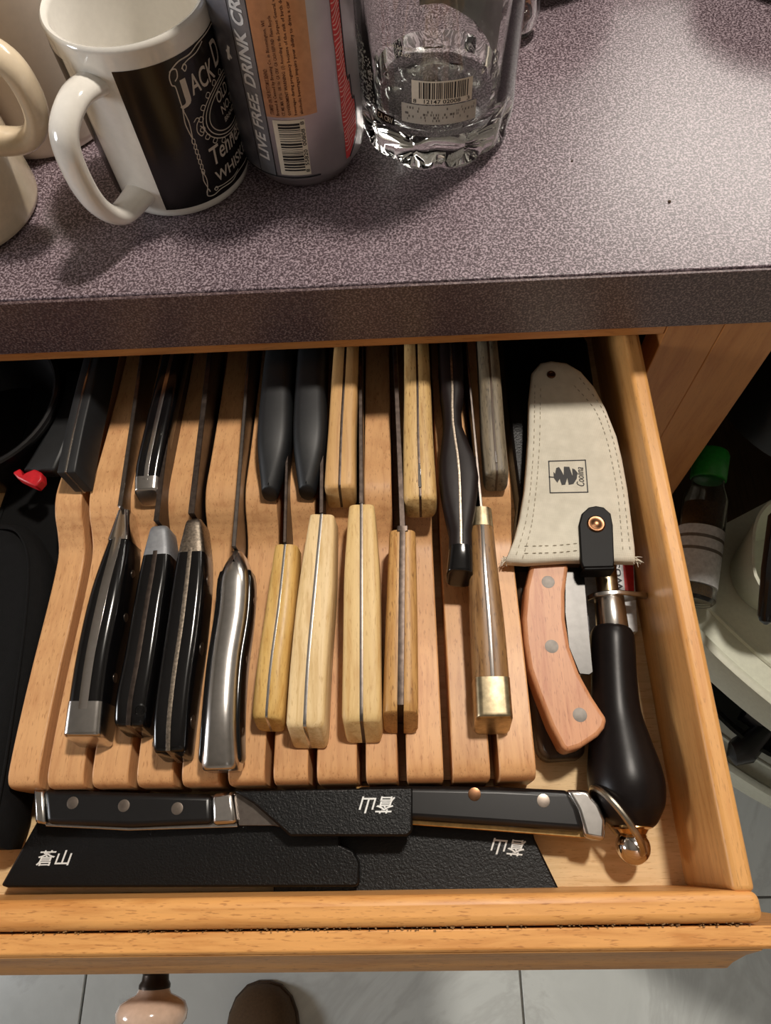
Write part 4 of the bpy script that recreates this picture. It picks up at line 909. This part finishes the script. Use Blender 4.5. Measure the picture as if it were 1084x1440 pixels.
part('jar', MB().spin(jb, jd, [(.05, .1), (1.6, .05), (1.8, .3), (1.8, jL*.66), (1.35, jL*.76), (1.28, jL*.82), (1.15, jL*.82), (1.25, jL*.75), (1.65, jL*.65), (1.65, .4), (.05, .3)], 40), M['jar_glass'], r, sm=50)
part('spice', MB().spin(jb, jd, [(.05, .35), (1.6, .42), (1.6, jL*.62), (.05, jL*.63)], 36), M['spice'], r)
part('label', MB().spin(jb, jd, [(1.8, jL*.1), (1.82, jL*.1), (1.82, jL*.46), (1.8, jL*.46)], 40), M['card'], r)
part('label_lines', MB().spin(jb, jd, [(1.8, jL*.3), (1.83, jL*.3), (1.83, jL*.32), (1.8, jL*.32)], 40), M['rivet_grey'], r)
part('label_lines', MB().spin(jb, jd, [(1.8, jL*.38), (1.83, jL*.38), (1.83, jL*.4), (1.8, jL*.4)], 40), M['rivet_grey'], r)
part('lid', MB().spin(jb, jd, [(1.3, jL*.8), (1.42, jL*.81), (1.42, jL*.98), (1.3, jL), (.05, jL)], 40), M['green'], r, sm=50)
px_, py_ = 29.4, 20.2
r = thing('pitcher', 'off-white plastic pitcher with a spout standing on the upper swing-out shelf', 'pitcher', (px_, py_, zt1))
part('body', MB().lathe((px_, py_, zt1), [(.05, .1), (3.2, .1), (3.4, .3), (4.2, 7.0), (4.3, 7.2), (4.1, 7.2), (3.9, 6.6), (3.1, .8), (.05, .6)], 56, mod=lambda R, z, a: R*(1 + .35*max(0, z/8)*max(0, math.cos(a + .9))**8)), M['plastic_white'], r, sm=60)
part('handle', MB().tube([(px_ + 3.6, py_ + 1, zt1 + 6), (px_ + 6, py_ + 1.5, zt1 + 5.4), (px_ + 6, py_ + 1.5, zt1 + 2.6), (px_ + 3.2, py_ + 1, zt1 + 1.5)], .5, 10), M['plastic_white'], r)
r = thing('frying_pan', 'black frying pan inside the corner cabinet behind the spice jar', 'pan', (40, 40, zt1))
part('body', MB().lathe((38, 38.5, zt1), [(.05, .2), (8, .2), (8.4, 0), (9.5, .5), (10.5, 5), (10.6, 14), (10.3, 14), (10, 5), (9, 1), (.05, .8)], 56), M['black'], r, sm=50)
part('handle', MB().tube([(33.5, 29.2, zt1 + 12.5), (32.4, 26, zt1 + 13.4), P(1090, 730, -17.0), P(1082, 800, -17.6), P(1077, 866, -18.5), P(1076.5, 874, -18.6), P(1076, 878, -18.7)], [.4, .5, .5, .5, .5, .38, .12], 10), M['black_gloss'], r)
part('handle_ring', MB().tube([(33.5 + .9*math.cos(k*.5236), 28.4, zt1 + 12.5 + .9*math.sin(k*.5236)) for k in range(12)], .15, 6, True), M['steel'], r)
zt2 = -57.2
r = thing('pan', 'black pan with a blunt handle lying on the lower swing-out shelf', 'pan', (46, 24, zt2))
part('body', MB().lathe((42.4, 20.4, zt2), [(.05, .1), (10, .1), (11.5, .8), (13.3, 5), (13.5, 5.2), (13.1, 5.2), (11, 1.2), (.05, .9)], 60), M['black'], r, sm=50)
part('handle', MB().tube([(34.5, 13.2, zt2 + 4.4), P(1075, 1025, -53), P(1045, 1055, -53), P(1030, 1060, -53.2), P(1024, 1058, -53.2)], [1.0, 1.3, 1.5, 1.2, .4], 12), M['black'], r)

# ------------------------------------------------------------------ shoe on the floor
def shoe():
    r = thing('shoe', 'brown suede shoe toe on the white tiles below the drawer front', 'shoe', (-21, -30, -91))
    rings = []
    for y, w_, h in ((-15.6, .6, 1.2), (-16.0, 2.2, 2.6), (-17.2, 3.6, 4.0), (-19, 4.4, 4.9), (-22, 4.9, 5.8), (-26, 4.8, 7.0), (-30, 4.3, 8.4), (-34, 3.9, 9.4), (-39, 3.9, 10), (-42, 3.4, 9.6), (-43, 2.2, 9)):
        cx_ = -22.6 + (-15.6 - y)*.03; rings.append([(cx_ + w_*math.copysign(abs(math.cos(2*math.pi*k/20))**.8, math.cos(2*math.pi*k/20)), y, -90.2 + max(0, math.sin(2*math.pi*k/20))**.8*h) for k in range(20)])
    part('upper', MB().loft(rings), M['shoe'], r, sm=70)
    so = [(-22.6 + s*w_ + (-15.6 - y)*.03, y) for s, seq in ((1, 1), (-1, -1)) for y, w_ in ([(-15.3, .8), (-15.8, 2.4), (-17.2, 3.9), (-19, 4.7), (-22, 5.2), (-26, 5.0), (-34, 4.2), (-42, 3.7), (-43.3, 2)][::seq])]
    part('sole', MB().prism(so, -91, -90), M['old_dark'], r, .15)
shoe()

# ------------------------------------------------------------------ pieces of parts hang under their part
NEST = {'raised_panel': 'face_board', 'knob': 'face_board', 'knob_base': 'face_board', 'scrollwork': 'label_print', 'barcode': 'barcode_label', 'slogan': 'slogan_band', 'fine_print': 'copper_patch',
        'red_swirls': 'red_panel', 'red_outline': 'red_panel', 'worn_print': 'lower_label', 'label_lines': 'label', 'screw': 'scale', 'pin': 'scale', 'stitching': 'canvas', 'frayed_edge': 'canvas', 'emblem': 'canvas', 'seam': 'pad', 'groove': 'tray', 'handle_ring': 'handle', 'star_mark': 'blue_panel'}
LETTER = ('label_print', 'refund_label', 'shell', 'card', 'canvas')
base = lambda o: o.name.split('.')[0]
for root in [o for o in sc.objects if o.parent is None and o.type == 'EMPTY']:
    kids = list(root.children); by = {}
    for k in kids: by.setdefault(base(k), []).append(k)
    for k in kids:
        b = base(k); to = None
        if b in NEST and NEST[b] in by: to = by[NEST[b]][-1]
        elif b == 'lettering': to = next((by[q][0] for q in LETTER if q in by), None)
        elif b == 'rivet': to = by['strap'][0] if 'strap' in by and k is by['rivet'][0] else (by['scale'][-1] if 'scale' in by else None)
        if to is not None and to is not k: k.parent = to
